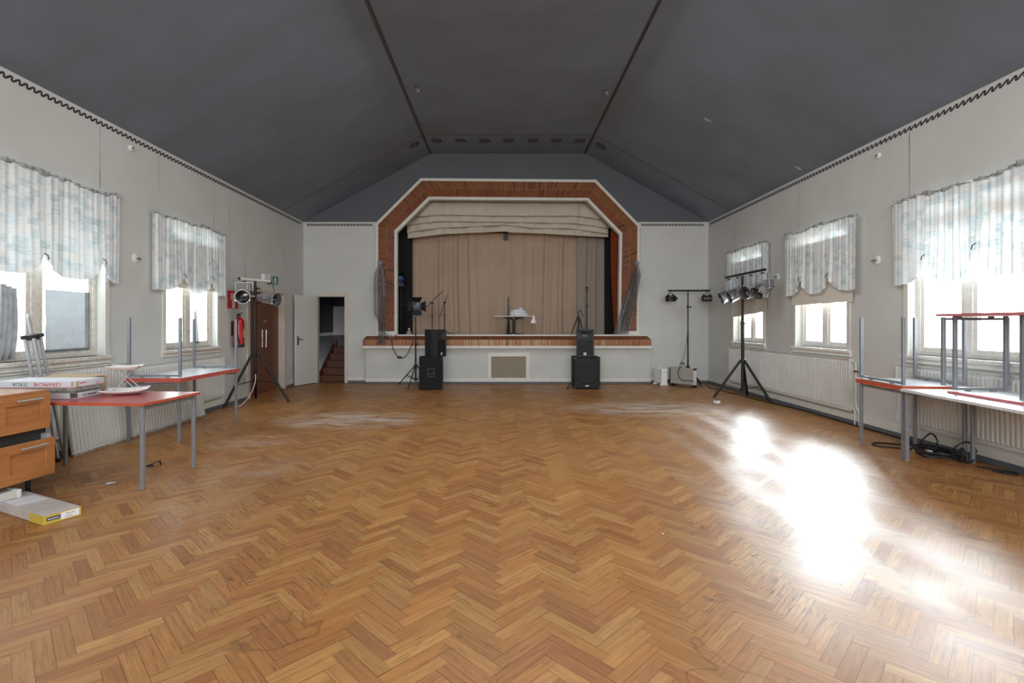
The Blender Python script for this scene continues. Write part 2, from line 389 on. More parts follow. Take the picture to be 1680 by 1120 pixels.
# ---------------------------------------------------------------- floor
def build_floor():
    g=G(); cols=[]; uvs=[]
    x0,x1,y0,y1=XL-0.02,XR+0.02,YF,YB+0.02
    g.bx(x0,x1,y0,y1,-0.12,-0.0015); cols+=[(0.05,0.03,0.015)]*6; uvs+=[[(0,0)]*4]*6
    Lp,w=0.32,0.066; s2=math.sqrt(0.5); ph=-0.49+w*s2
    gap=0.0007
    pal=[lin((170,118,68)),lin((173,122,72)),lin((167,114,66)),lin((175,126,76)),lin((162,108,63)),lin((170,116,67)),lin((158,103,60)),lin((178,130,80))]
    rnd=random.Random(3)
    per=Lp*math.sqrt(2)
    for i in range(int((x0-ph)/per)-2,int((x1-ph)/per)+2):
        for k in range(int(y0/(w*math.sqrt(2)))-4,int(y1/(w*math.sqrt(2)))+6):
            for kind in (0,1):
                if kind==0: a=(k*w,k*w+Lp,k*w,k*w+w)
                else: a=(k*w+Lp,k*w+Lp+w,k*w+w-Lp,k*w+w)
                ax0,ax1,ay0,ay1=a[0]+gap,a[1]-gap,a[2]+gap,a[3]-gap
                q=[]
                for (px,py) in ((ax0,ay0),(ax1,ay0),(ax1,ay1),(ax0,ay1)):
                    q.append(((px-py)*s2+i*per+ph,(px+py)*s2,0.0))
                xs=[p[0] for p in q]; ys=[p[1] for p in q]
                if max(xs)<x0 or min(xs)>x1 or max(ys)<y0 or min(ys)>y1: continue
                tx,ty=rnd.uniform(-1,1)*0.0035,rnd.uniform(-1,1)*0.0035; mx_,my_=sum(xs)/4,sum(ys)/4
                q=[(min(max(p[0],x0),x1),min(max(p[1],y0),y1),(p[0]-mx_)*tx+(p[1]-my_)*ty-0.0005) for p in q]
                g.add(q,[(0,1,2,3)])
                # boards of one column share a tone that drifts slowly
                c=pal[rnd.randrange(8)]; t=rnd.uniform(0.92,1.07)
                cy=sum(ys)/4; cx=sum(xs)/4
                t*=1.0+0.10*noise.noise(Vector((cx*1.1,cy*0.5,kind*3.3)))
                t*=(1.02 if kind==0 else 0.97)  # columns toned in turn, standing in for sheen across the grain
                cols.append((c[0]*t*1.06,c[1]*t*1.03,c[2]*t*0.86))
                o=(rnd.uniform(0,50),rnd.uniform(0,50))
                if kind==0: uvs.append([(o[0],o[1]),(o[0]+Lp,o[1]),(o[0]+Lp,o[1]+w),(o[0],o[1]+w)])
                else: uvs.append([(o[0],o[1]+w),(o[0],o[1]),(o[0]+Lp,o[1]),(o[0]+Lp,o[1]+w)])
    o=g.make('floor',floor_mat(),cols=cols)
    ul=o.data.uv_layers.new(name='grain'); d=[]
    for u in uvs:
        for p in u: d+=[p[0],p[1]]
    if len(d)==len(ul.data)*2: ul.data.foreach_set('uv',d)
    else: print('UV mismatch',len(d),len(ul.data)*2)
    struct(o); return o
build_floor()

# ---------------------------------------------------------------- walls
WIN={1:(-1,4.33,6.03),2:(-1,6.98,8.39),3:(1,4.67,6.156),4:(1,7.10,8.48),5:(1,9.39,10.72)}
OZ0,OZ1=1.03,2.90
DY0,DY1,DZ=9.405,10.88,2.035       # double door in the left wall
T=0.22
def side_wall(name,x,s,holes):
    g=G(); ys=sorted({YF,YB+0.0}|{h[0] for h in holes}|{h[1] for h in holes}); zs=sorted({0,ZW}|{h[2] for h in holes}|{h[3] for h in holes})
    def hole(a,b,c,d): return any(a>=h[0]-1e-6 and b<=h[1]+1e-6 and c>=h[2]-1e-6 and d<=h[3]+1e-6 for h in holes)
    for a,b in zip(ys,ys[1:]):
        for c,d in zip(zs,zs[1:]):
            if not hole(a,b,c,d):
                for xx in (x,x+s*T): g.add([(xx,a,c),(xx,b,c),(xx,b,d),(xx,a,d)],[(0,1,2,3)])
    for (a,b,c,d) in holes+[(YF,YB,0,ZW)]:
        for q in ([(a,c),(b,c)],[(b,c),(b,d)],[(b,d),(a,d)],[(a,d),(a,c)]):
            g.add([(x,q[0][0],q[0][1]),(x,q[1][0],q[1][1]),(x+s*T,q[1][0],q[1][1]),(x+s*T,q[0][0],q[0][1])],[(0,1,2,3)])
    return struct(g.make(name,WHITE))
def opening(k): s,a,b=WIN[k]; return (a+0.07,b-0.07,OZ0,OZ1)
wl=side_wall('wall_left',XL,-1,[opening(1),opening(2),(DY0,DY1,0.0,DZ)])
wr=side_wall('wall_right',XR,1,[opening(3),opening(4),opening(5)])
# back wall: white up to the side wall height, dark gable above; stage opening and stair doorway
SX0,SX1=P(634,0,11.9).x,P(1034,0,11.9).x
SZB=1.02
hole_up=[(SX0,P(0,371,11.9).z),(P(702,0,11.9).x,P(0,308,11.9).z),(P(968,0,11.9).x,P(0,310,11.9).z),(SX1,P(0,376,11.9).z)]
DX0,DX1,DTOP=-4.37,-3.69,2.06
def slab(name,poly,m,y0=YB,y1=YB+0.14):
    g=G(); g.prism(poly,lambda p,k:Vector((p[0],y1 if k else y0,p[1]))); return struct(g.make(name,m))
tl=(ZW-hole_up[0][1])/(hole_up[1][1]-hole_up[0][1]); xa=hole_up[0][0]+tl*(hole_up[1][0]-hole_up[0][0])
tr=(ZW-hole_up[3][1])/(hole_up[2][1]-hole_up[3][1]); xb=hole_up[3][0]+tr*(hole_up[2][0]-hole_up[3][0])
slab('wall_back',[(XL-T,0),(DX0,0),(DX0,DTOP),(DX1,DTOP),(DX1,0),(XR+T,0),(XR+T,ZW),(xb,ZW),hole_up[3],(SX1,SZB),(SX0,SZB),hole_up[0],(xa,ZW),(XL-T,ZW)],WHITE)
slab('wall_back_gable',[(XL-T,ZW),(xa,ZW),hole_up[1],hole_up[2],(xb,ZW),(XR+T,ZW),(RX1,ZC+0.1),(RX0,ZC+0.1)],CEIL2)
# wall behind the camera
slab('wall_front',[(XL-T,0),(XR+T,0),(XR+T,ZW),(RX1,ZC+0.1),(RX0,ZC+0.1),(XL-T,ZW)],WHITE,YF-0.14,YF)
# ceiling: two slopes and a flat middle
g=G()
prof=[(XL-T,ZW-T*(ZC-ZW)/(RX0-XL)),(RX0,ZC),(RX1,ZC),(XR+T,ZW-T*(ZC-ZW)/(XR-RX1))]
for a,b in zip(prof,prof[1:]):
    g.add([(a[0],YF,a[1]),(b[0],YF,b[1]),(b[0],YB,b[1]),(a[0],YB,a[1])],[(3,2,1,0)])
    g.add([(a[0],YF,a[1]+0.08),(b[0],YF,b[1]+0.08),(b[0],YB,b[1]+0.08),(a[0],YB,a[1]+0.08)],[(0,1,2,3)])
ceil=struct(g.make('ceiling',CEIL))
def ceil_z(x):
    if x<RX0: return ZW+(x-XL)*(ZC-ZW)/(RX0-XL)
    if x>RX1: return ZW+(XR-x)*(ZC-ZW)/(XR-RX1)
    return ZC
for nm,xr in (('trim_1',RX0),('trim_2',RX1)):
    g=G(); g.bar((xr,YF,ZC-0.004),(xr,YB,ZC-0.004),0.022,0.016); g.bar((xr-0.028,YF,ceil_z(xr-0.028)-0.002),(xr-0.028,YB,ceil_z(xr-0.028)-0.002),0.012,0.012)
    struct(g.make(nm,CEILJ))
g=G()
for yy in (10.79,):
    for a,b in ((XL+0.02,RX0-0.03),(RX0+0.03,RX1-0.03),(RX1+0.03,XR-0.02)):
        g.bar((a,yy,ceil_z(a)-0.001),(b,yy,ceil_z(b)-0.001),0.014,0.006)
g.make('ceiling_joint',CEILJ,ceil,True)
# flaked paint and scratches on the ceiling
PEEL=mat('bare_plaster_flake',(206,200,186),0.8,var=0.1)
SCR=mat('chalky_scratch',(150,150,150),0.8,var=0.25,scale=30)
def on_ceiling(px,py):
    d=Vector(((px-VX)/F,1,-(py-VY)/F)); lo,hi=0.5,14.0
    for _ in range(50):
        t=(lo+hi)/2; p=Vector((0,0,H))+d*t
        if p.z<ceil_z(p.x): lo=t
        else: hi=t
    return Vector((0,0,H))+d*lo
def flake(pts,m,name):
    g=G(); v=[on_ceiling(*p)-Vector((0,0,0.006)) for p in pts]; g.add(v,[tuple(range(len(v)))]); return g.make(name,m,ceil,True)
flake([(1154,192),(1160,194),(1168,199),(1165,200),(1157,196)],PEEL,'peeled_patch')
flake([(1303,272),(1310,273),(1317,278),(1311,278)],PEEL,'peeled_patch')
for a,b,wd in (((655,241),(638,250),1.1),((634,252),(612,263),1.6),((606,266),(590,273),1.2),((575,280),(556,289),0.8),((520,306),(508,313),0.7),((697,220),(712,221),1.0),((714,220),(740,220),0.7),((702,118),(718,118.4),0.8),((750,118),(758,118.4),0.7),((657,117),(660,117),0.6)):
    flake([a,b,(b[0],b[1]+wd),(a[0],a[1]+wd)],SCR,'scratch')
# wall panel joints as thin dark lines
JOINT=mat('seam_dark_grey',(120,114,104),0.9,var=0.4,scale=8,rgb2=(186,182,174))
def seams(name,x,s,rows,parent):
    g=G()
    for (y,z0,z1,w) in rows:
        n=max(3,int((z1-z0)/0.05))
        for i in range(n):
            a=z0+(z1-z0)*i/n; b=z0+(z1-z0)*(i+1)/n; ww=w*(0.35+1.1*max(0,0.5+noise.noise(Vector((y*3,a*2.3,s)))))
            g.add([(x-s*0.0015,y-ww/2,a),(x-s*0.0015,y+ww/2,a),(x-s*0.0015,y+ww/2,b),(x-s*0.0015,y-ww/2,b)],[(0,1,2,3)])
    g.make(name,JOINT,parent,True)
def wy(px,x): return x*F/(px-VX)
seams('panel_joint',XL,-1,[(wy(164,XL),2.98,3.7,0.011),(wy(260,XL),3.2,3.7,0.007),(wy(351,XL),2.95,3.7,0.012),(wy(376,XL),2.0,3.68,0.006),(wy(402,XL),2.05,3.7,0.008),(wy(466,XL),2.2,3.7,0.009)],wl)
seams('panel_joint',XR,1,[(wy(1492,XR),2.95,3.7,0.012),(wy(1310,XR),2.98,3.68,0.012),(wy(1206,XR),2.95,3.7,0.01),(wy(1285,XR),2.6,3.6,0.004)],wr)
# wave frieze under the ceiling on three walls
FRZ=mat('frieze_black_paint',(46,44,50),0.7,var=0.15,scale=20)
def frieze(name,p0,dirv,length,nrm):
    g=G(); p=0.078; A=0.024; n=12; k=int(length/p); pts=[]
    for i in range(k*n+1):
        t=i/n; z=math.sin(2*PI*t); pts.append((p*t+0.21*p*z,A*z))
    hw=0.0085; vs=[]
    for i,(x,z) in enumerate(pts):
        a=pts[max(i-1,0)]; b=pts[min(i+1,len(pts)-1)]
        dx,dz=b[0]-a[0],b[1]-a[1]; l=math.hypot(dx,dz) or 1; w=hw*(0.75+0.5*abs(math.cos(2*PI*i/n)))
        for sg in (1,-1):
            vs.append(Vector(p0)+Vector(dirv)*(x-sg*dz/l*w)+Vector((0,0,z+sg*dx/l*w))+Vector(nrm)*0.002)
    g.add(vs,[(2*i,2*i+1,2*i+3,2*i+2) for i in range(len(pts)-1)])
    return struct(g.make(name,FRZ))
ZFR=3.742
frieze('trim_3',(XL,YF+0.1,ZFR),(0,1,0),YB-YF-0.22,(1,0,0))
frieze('trim_4',(XR,YB-0.1,ZFR),(0,-1,0),YB-YF-0.22,(-1,0,0))
frieze('trim_5',(XL+0.08,YB,ZFR),(1,0,0),P(614,0,YB).x-XL-0.1,(0,-1,0))
frieze('trim_6',(P(1052,0,YB).x,YB,ZFR),(1,0,0),XR-P(1052,0,YB).x-0.05,(0,-1,0))
# baseboards: white board over a grey floor strip
def base(name,segs):
    g=G()
    for (a,b,nrm) in segs:
        a=Vector((*a,0)); b=Vector((*b,0)); nrm=Vector((*nrm,0))
        g.bar(a+nrm*0.010+Vector((0,0,0.105)),b+nrm*0.010+Vector((0,0,0.105)),0.018,0.09,0)
        g.bar(a+nrm*0.017+Vector((0,0,0.03)),b+nrm*0.017+Vector((0,0,0.03)),0.032,0.06,1)
    return struct(g.make(name,[TRIMW,GREYP]))
base('baseboard_left',[((XL,YF),(XL,DY0-0.09),(1,0)),((XL,DY1+0.09),(XL,YB),(1,0))])
base('baseboard_right',[((XR,YF),(XR,YB),(-1,0))])
STX0,STX1=P(600,0,11.80).x,P(1067,0,11.80).x
base('baseboard_back',[((XL,YB),(DX0-0.07,YB),(0,-1)),((DX1+0.07,YB),(STX0-0.002,YB),(0,-1)),((STX1+0.002,YB),(XR,YB),(0,-1))])

# ---------------------------------------------------------------- windows
def window(k):
    s,ya,yb=WIN[k]; WORN=WORNL if s<0 else WORNR; xw=XL if s<0 else XR
    root=sempty('window_%d'%k,(xw,(ya+yb)/2,OZ0))
    a,b,z0,z1=opening(k); ym=(a+b)/2
    g=G(); i=-s
    for q in ((a-0.07,a,z0-0.02,z1),(b,b+0.07,z0-0.02,z1)): g.bx(xw,xw+i*0.018,*q)
    
    g.make('casing',TRIMW,root,True,bevel=0.003)
    g=G(); g.bx(xw+s*0.12,xw+i*0.05,a-0.085,b+0.085,0.99,OZ0); g.bx(xw,xw+i*0.022,a-0.085,b+0.085,0.935,0.99)
    g.make('window_sill',WORN,root,True,bevel=0.004)
    xo=xw+s*0.12; d0,d1=xo-0.035,xo+0.035
    g=G(); fw=0.055
    g.bx(d0,d1,a,a+fw,z0,z1); g.bx(d0,d1,b-fw,b,z0,z1); g.bx(d0,d1,a+fw,b-fw,z0,z0+0.05); g.bx(d0,d1,a+fw,b-fw,z1-0.05,z1)
    g.bx(d0,d1,ym-0.05,ym+0.05,z0+0.05,z1-0.05)
    zt=2.59; g.bx(d0,d1,a+fw,ym-0.05,zt,zt+0.07); g.bx(d0,d1,ym+0.05,b-fw,zt,zt+0.07)
    g.make('window_frame',WORN,root,True,bevel=0.004)
    for (p,q) in ((a+fw,ym-0.05),(ym+0.05,b-fw)):
        for (c,d) in ((z0+0.05,zt),(zt+0.07,z1-0.05)):
            g=G(); w=0.045; e0,e1=xo-0.022,xo+0.022
            g.bx(e0,e1,p,p+w,c,d); g.bx(e0,e1,q-w,q,c,d); g.bx(e0,e1,p+w,q-w,c,c+w); g.bx(e0,e1,p+w,q-w,d-w,d)
            sa=g.make('sash',WORN,root,True,bevel=0.003)
            g=G(); g.add([(xo,p+w,c+w),(xo,q-w,c+w),(xo,q-w,d-w),(xo,p+w,d-w)],[(0,1,2,3)]); g.make('pane',GLASS,sa,True)
    # casement hook on the mullion
    g=G(); g.tube([(xo+i*0.04,ym+0.02,1.3),(xo+i*0.06,ym+0.05,1.29),(xo+i*0.055,ym+0.09,1.31)],0.004); g.cyl((xo+i*0.03,ym,1.3),(xo+i*0.06,ym,1.3),0.008)
    g.make('casement_hook',ALU,root,True)
    return root
for k in WIN: window(k)

# window curtains
def curtain(k,ya,yb,zt,zb,peaks,label,seed,x):
    s=WIN[k][0]; i=-s
    rnd=random.Random(seed)
    nodes=[(ya,zb)]+peaks+[(yb,zb)]
    def hem(y):
        for (p,q) in zip(nodes,nodes[1:]):
            if y<=q[0]+1e-6:
                t=(y-p[0])/(q[0]-p[0]); e0=p[1]>zb+0.02; e1=q[1]>zb+0.02
                if e0 and e1: return zb+(max(p[1],q[1])-zb)*abs(2*t-1)**3.2
                if e1: return zb+(q[1]-zb)*max(0,t)**4
                if e0: return zb+(p[1]-zb)*max(0,1-t)**4
                return zb
        return zb
    root=thing('window_curtain',label,'curtain',(x,(ya+yb)/2,zb),group='patterned window curtains')
    ph=[rnd.uniform(0,6.3) for _ in range(6)]
    def fold(y,v):
        q=y*1.0+0.05*math.sin(3.1*y+ph[0])
        f=0.55*math.sin(q*58+ph[1])+0.45*math.sin(q*91+ph[2])+0.5*math.sin(q*23+ph[3])
        amp=0.006+0.009*v
        return f*amp
    nu,nv=260,22
    def fn(u,v):
        y=ya+(yb-ya)*u
        top=zt+0.012*math.sin(y*9+ph[4])-0.02*abs(math.sin(y*2.6+ph[5]))
        z=top+(hem(y)-top)*v
        # gathers pulled up towards the ties
        dy=0
        for (py,pz) in peaks:
            d=y-py; w=max(0,1-abs(d)/0.3); k2=max(0,v-0.55)/0.45; dy-=d*0.35*w*k2
        xx=x+i*(0.03+fold(y,v))
        for (py,pz) in peaks: xx+=i*0.035*math.exp(-((y-py)/0.12)**2)*max(0,v-0.5)
        return Vector((xx,y+dy*0.6,z))
    g=G(); g.grid(fn,nu,nv)
    o=g.make('curtain_cloth',{1:FABL,3:FABR}.get(k,FABM),root,True,smooth=True)
    ul=o.data.uv_layers.new(name='cloth')
    for lp in o.data.loops:
        w=wm(o)@o.data.vertices[lp.vertex_index].co; ul.data[lp.index].uv=(w.y+seed*3.3,w.z)
    g=G()
    def rf(u,v):
        y=ya+(yb-ya)*u; top=zt+0.012*math.sin(y*9+ph[4])-0.02*abs(math.sin(y*2.6+ph[5]))
        return Vector((x+i*(0.035+0.02*math.sin(y*70+ph[1])*v+0.012*math.sin(y*31)),y,top-0.012+v*(0.035+0.028*max(0,math.sin(y*13+ph[2]))*math.sin(y*5+ph[3]))))
    g.grid(rf,200,3); g.make('gathered_header',mat('curtain_header_cloth',(176,178,178),0.9,var=0.25,scale=14),root,True,smooth=True)
    g=G(); g.cyl((x+i*0.02,ya-0.03,zt-0.015),(x+i*0.02,yb+0.03,zt-0.015),0.006); g.make('curtain_rod',ALU,root,True)
    for (py,pz) in peaks:
        g=G(); g.tube([(x+i*0.055,py-0.02,pz+0.05),(x+i*0.075,py,pz+0.03),(x+i*0.07,py+0.015,pz-0.01)],0.005); g.make('tie_cord',CORD,root,True)
    return root
curtain(1,4.12,6.13,2.93,1.885,[(4.42,2.09),(5.11,2.06),(5.86,2.10)],'pale blue-grey patterned swag curtain on the window nearest the camera in the left wall',1,XL+0.03)
curtain(2,6.71,8.50,2.90,1.86,[(7.36,2.07),(8.07,2.10)],'pale patterned swag curtain on the left wall window beside the fire extinguisher',2,XL+0.03)
curtain(3,4.2,6.275,2.885,1.868,[(4.50,2.1),(5.16,2.17),(5.78,2.14)],'brightly backlit patterned swag curtain on the window above the stacked tables at right',3,XR-0.03)
curtain(4,6.87,8.62,2.90,1.862,[(7.46,2.09),(8.145,2.10)],'grey-blue patterned swag curtain on the middle window of the right wall',4,XR-0.05)
curtain(5,9.15,10.83,2.915,1.872,[(9.7,2.06),(10.35,2.06)],'small patterned swag curtain behind the four silver stage lamps, by the far right corner',5,XR-0.05)

def blind(y0,y1,zt,z0,z1,x,label):
    root=thing('roller_blind',label,'blind',(x,(y0+y1)/2,zt),group='roller blinds')
    g=G(); n=24
    g.grid(lambda u,v:Vector((x+0.004*math.sin(u*9)*v,y0+(y1-y0)*u,zt+((z0+(z1-z0)*u)-zt)*v)),n,10)
    g.make('blind_cloth',BLINDM,root,True,smooth=True)
    g=G(); g.cyl((x,y0-0.01,zt),(x,y1+0.01,zt),0.016); g.make('blind_roller',TRIMW,root,True,smooth=True)
    g=G(); g.bar((x,y0,z0),(x,y1,z1),0.008,0.02); g.make('hem_bar',BLINDM,root,True)
    return root
blind(7.02,8.50,2.66,1.72,1.714,XR-0.028,'beige roller blind pulled half down behind the middle curtain of the right wall')
blind(9.30,10.72,2.66,1.64,1.545,XR-0.028,'beige roller blind hanging crooked below the curtain at the far right window')
blind(7.05,8.33,2.62,1.93,1.93,XL+0.026,'roller blind hidden behind the curtain beside the fire extinguisher')
# ---------------------------------------------------------------- stage opening
def strip(g,A,B,dy,mi=0):
    n=len(A); vs=list(A)+list(B)+[p+Vector((0,dy,0)) for p in A]+[p+Vector((0,dy,0)) for p in B]
    fs=[]
    for i in range(n-1):
        fs+=[(i,i+1,n+i+1,n+i),(2*n+i,3*n+i,3*n+i+1,2*n+i+1),(i,2*n+i,2*n+i+1,i+1),(n+i,n+i+1,3*n+i+1,3*n+i)]
    fs+=[(0,n,3*n,2*n),(n-1,3*n-1,4*n-1,2*n-1)]
    return g.add(vs,fs,mi)
def PL(pts,Y): return [P(x,y,Y) for x,y in pts]
O1=[(616,546),(616,366),(690,292),(978,294.5),(1050,369),(1048.5,546)]
O2=[(620.5,543),(620.5,368),(692,296.5),(976,299),(1045.8,371),(1044.5,543)]
MI=[(634,542),(634.5,371.5),(701,309.5),(969,311.5),(1033,377),(1032,543)]
I2=[(647,542),(647,378),(703,322.5),(965,324.5),(1020.8,382),(1018.5,543)]
I1=[(651.5,549),(651.5,380.5),(705,327),(963,328.8),(1016.6,384.5),(1014.6,549)]
pros=thing('proscenium_surround','octagonal slatted wood surround with white trim framing the stage opening','stage surround',(0,YB,1.15))
g=G(); strip(g,PL(O1,11.90),PL(O2,11.90),0.08); g.make('outer_trim',TRIMW,pros,True)
g=G(); strip(g,PL(I2,11.945),PL(I1,11.945),0.14); g.make('inner_trim',TRIMW,pros,True)
def slats(name,A,B,parent,tone,pitch=0.028,dot=True,seed=1,lightmid=0.0):
    rnd=random.Random(seed); g=G(); cols=[]
    back=[p+Vector((0,0.012,0)) for p in A]; backb=[p+Vector((0,0.012,0)) for p in B]
    n=len(A); g.add(back+backb,[(i,i+1,n+i+1,n+i) for i in range(n-1)]); cols+=[(0.045,0.02,0.009)]*(n-1)
    for i in range(n-1):
        m=max(2,int(((A[i+1]-A[i]).length+(B[i+1]-B[i]).length)/2/pitch))
        for k in range(m):
            a,b=(k+0.06)/m,(k+0.94)/m
            p=[A[i].lerp(A[i+1],a),A[i].lerp(A[i+1],b),B[i].lerp(B[i+1],b),B[i].lerp(B[i+1],a)]
            c=lin(tone); t=rnd.uniform(0.75,1.2)
            if rnd.random()<0.07: t*=0.45
            if lightmid and noise.noise(Vector((p[0].x*0.9,seed,0)))+rnd.uniform(-0.25,0.25)>0.05 and abs(p[0].x-0.4)<2.0: c=lin((190,150,104))
            g.add(p,[(0,1,2,3)]); cols.append(tuple(min(1,v*t) for v in c[:3]))
            if dot and rnd.random()<0.6:
                q=[p[3].lerp(p[0],0.05),p[2].lerp(p[1],0.05),p[2],p[3]]
                q=[x-Vector((0,0.002,0)) for x in q]; g.add(q,[(0,1,2,3)]); cols.append((0.42,0.30,0.17))
    return g.make(name,SLATW,parent,True,cols=cols)
slats('outer_slats',PL(O2,11.895),PL(MI,11.86),pros,(150,94,58),seed=1)
slats('inner_slats',PL(MI,11.86),PL(I2,11.94),pros,(134,72,38),seed=2)
for (a,b) in ((616,652),(1014,1048.5)):
    g=G(); p,q=P(a,543,11.88),P(b,549,11.88); g.bx(p.x,q.x,11.86,11.97,1.149,p.z); g.make('foot_block',TRIMW,pros,True)

stage=thing('stage','white panelled stage front with slatted wood ledge and central grille','stage',(0.15,11.8,0))
g=G(); g.bx(STX0,STX1,11.80,YB,0.06,0.86); g.make('front_panel',mat('stage_white_paint',(206,205,200),0.6,scale=1.8,rgb2=(190,189,183)),stage,True)
g=G(); g.bx(STX0-0.005,STX1+0.005,11.785,YB,0.05,0.13,0); g.bx(STX0,STX1,11.79,YB,0.0,0.05,1); g.make('plinth',[TRIMW,GREYP],stage,True)
zt,zc,zf,zb=1.116,1.035,0.893,0.832
Xa,Xb=P(601,0,11.8).x,P(1061.5,0,11.8).x; Xc,Xd=P(595.3,0,11.66).x,P(1068.6,0,11.66).x
g=G(); g.bx(Xa,Xb,11.80,11.98,zt,1.149); g.bx(SX0+0.02,SX1-0.02,11.95,12.12,1.06,1.149); g.make('top_trim',TRIMW,stage,True)
g=G()
g.add([(Xa,11.81,zt),(Xb,11.81,zt),(Xd,11.67,zc),(Xc,11.67,zc),(Xd,11.67,zf),(Xc,11.67,zf),(Xc,YB,zf),(Xd,YB,zf),(Xc,YB,zc),(Xd,YB,zc),(Xa,YB,zt),(Xb,YB,zt)],
      [(0,1,2,3),(3,2,4,5),(0,3,8,10),(1,11,9,2),(3,5,6,8),(2,9,7,4),(5,4,7,6)])
led=g.make('ledge',mat('ledge_brown',(120,62,30),0.5,var=0.2,scale=20),stage,True)
slats('ledge_slope_slats',[Vector((Xa,11.808,zt)),Vector((Xb,11.808,zt))],[Vector((Xc,11.668,zc)),Vector((Xd,11.668,zc))],led,(128,72,40),seed=3,dot=False)
slats('ledge_front_slats',[Vector((Xc,11.655,zc)),Vector((Xd,11.655,zc))],[Vector((Xc,11.655,zf)),Vector((Xd,11.655,zf))],led,(176,112,66),seed=4,dot=False,lightmid=1)
g=G(); g.bx(Xc-0.01,Xd+0.01,11.645,YB,zb,zf); g.bx(STX0,STX1,11.77,YB,zb-0.03,zb); g.make('lower_trim',TRIMW,stage,True,bevel=0.004)
def rectpx(x0,y0,x1,y1,Y): a,b=P(x0,y0,Y),P(x1,y1,Y); return a.x,b.x,b.z,a.z
g=G(); x0,x1,z0,z1=rectpx(800,578,869,626,11.79); u0,u1,w0,w1=rectpx(806,584.5,863,619.5,11.78)
y0,y1=11.775,11.80
g.bx(x0,u0,y0,y1,z0,z1); g.bx(u1,x1,y0,y1,z0,z1); g.bx(u0,u1,y0,y1,z0,w0); g.bx(u0,u1,y0,y1,w1,z1); vf=g.make('grille_frame',TRIMW,stage,True,bevel=0.003)
g=G(); e=0.02
g.bx(u0-e,u0,y0-0.008,y0,w0-e,w1+e); g.bx(u1,u1+e,y0-0.008,y0,w0-e,w1+e); g.bx(u0,u1,y0-0.008,y0,w0-e,w0); g.bx(u0,u1,y0-0.008,y0,w1,w1+e)
g.make('grille_moulding',TRIMW,vf,True)
g=G(); g.bx(u0,u1,11.785,11.80,w0,w1); g.make('vent_grille',mat('speckled_grille',(172,152,122),0.8,var=0.3,scale=70,rgb2=(100,106,102)),stage,True)

# stage house
g=G(); g.bx(-3.45,3.55,12.12,14.6,1.04,1.12); g.bx(SX0+0.02,SX1-0.02,12.0,12.12,1.03,1.06); struct(g.make('floor_stage',mat('stage_boards',(110,84,62),0.6,scale=6),None))
def plane(name,vs,m): g=G(); g.add(vs,[(0,1,2,3)]); return struct(g.make(name,m))
def wallbox(name,x0,x1,y0,y1,z0,z1,m): g=G(); g.bx(x0,x1,y0,y1,z0,z1); return struct(g.make(name,m))
wallbox('wall_stage_left',-3.50,-3.45,12.12,14.6,0,5.0,STAGEBLK)
wallbox('wall_stage_right',3.55,3.60,12.12,14.6,0,5.0,STAGEBLK)
wallbox('wall_stage_back',-3.5,3.6,14.6,14.65,0,5.0,STAGEBLK)
wallbox('ceiling_stage',-3.5,3.6,12.12,14.65,5.0,5.05,STAGEBLK)
g=G(); g.bx(P(640,0,12.8).x,P(676.5,0,12.8).x,12.8,12.83,1.12,3.9); g.bx(P(992,0,12.86).x,P(1012,0,12.86).x,12.86,12.89,1.12,3.9)
struct(g.make('wall_stage_wings',STAGEBLK))
# curtains on the stage
def drape(name,label,x0,x1,y,z0,z1,m,seed,fold=0.05,dens=1.0,edge=None,cat='curtain'):
    rnd=random.Random(seed); ph=[rnd.uniform(0,6.3) for _ in range(8)]
    g=G(); nu=int((x1-x0)*110)+20; nv=16
    def fn(u,v):
        xx0=x0+(edge(v) if edge else 0); x=xx0+(x1-xx0)*u; z=z1+(z0-z1)*v
        q=x+0.10*math.sin(2.3*x+ph[0])+0.015*v*math.sin(5*x+ph[6])+0.06*math.sin(1.1*x+2*v+ph[7])*v
        den=dens*(1+0.4*math.sin(1.7*x+ph[1]))
        f=0.6*math.sin(q*17*dens+ph[2]+3.0*math.sin(q*2.1))+0.3*math.sin(q*41*dens+ph[3])+0.5*math.sin(q*7.5+ph[4])
        s=abs(f)**0.8*(1 if f>0 else -1)
        return Vector((x,y+fold*0.75*s*(0.75+0.35*v)*(0.45+0.75*math.sin(1.9*x+ph[5])**2)+0.05*math.sin(3.3*x+ph[6]),z))
    g.grid(fn,nu,nv)
    o=g.make('cloth',m,None,smooth=True)
    r=thing(name,label,cat,((x0+x1)/2,y,z0)); o.parent=r
    inv=wm(r).inverted()
    for v in o.data.vertices: v.co=inv@v.co
    return r
Yc=13.05
xm=P(830,0,Yc).x
rc1=drape('stage_curtain','beige stage curtain drawn across the left half of the stage',P(676,0,Yc).x,xm-0.012,Yc,1.125,3.75,CURT,11)
rc2=drape('stage_curtain','beige stage curtain drawn across right of the stage centre',xm+0.014,P(948,0,Yc).x,Yc+0.02,1.125,3.75,CURT,12)
rc3=drape('stage_curtain','grey-brown stage curtain panel at the far right of the stage',P(946,0,Yc).x,P(997,0,Yc).x,Yc-0.05,1.125,3.75,mat('greyer_curtain_cloth',(160,148,136),0.95,var=0.05,spec=0.1),14)
g=G(); g.bx(xm-0.10,xm+0.1,13.16,13.18,1.12,3.6); o=g.make('gap_light_strip',mat('pale_backing',(196,188,174),0.9,var=0.05),None); tag(o,'added pale strip for the lighter wall seen in the gap between the two stage curtains','cloth')  # pale strip added so the gap reads as lighter wall behind
g=G(); g.bx(xm-0.06,xm+0.05,12.98,13.02,P(0,393,13).z,P(0,385,13).z); o=g.make('curtain_pulley',METB,None,bevel=0.006); tag(o,'small black pulley where the two stage curtains meet under the valance','pulley')
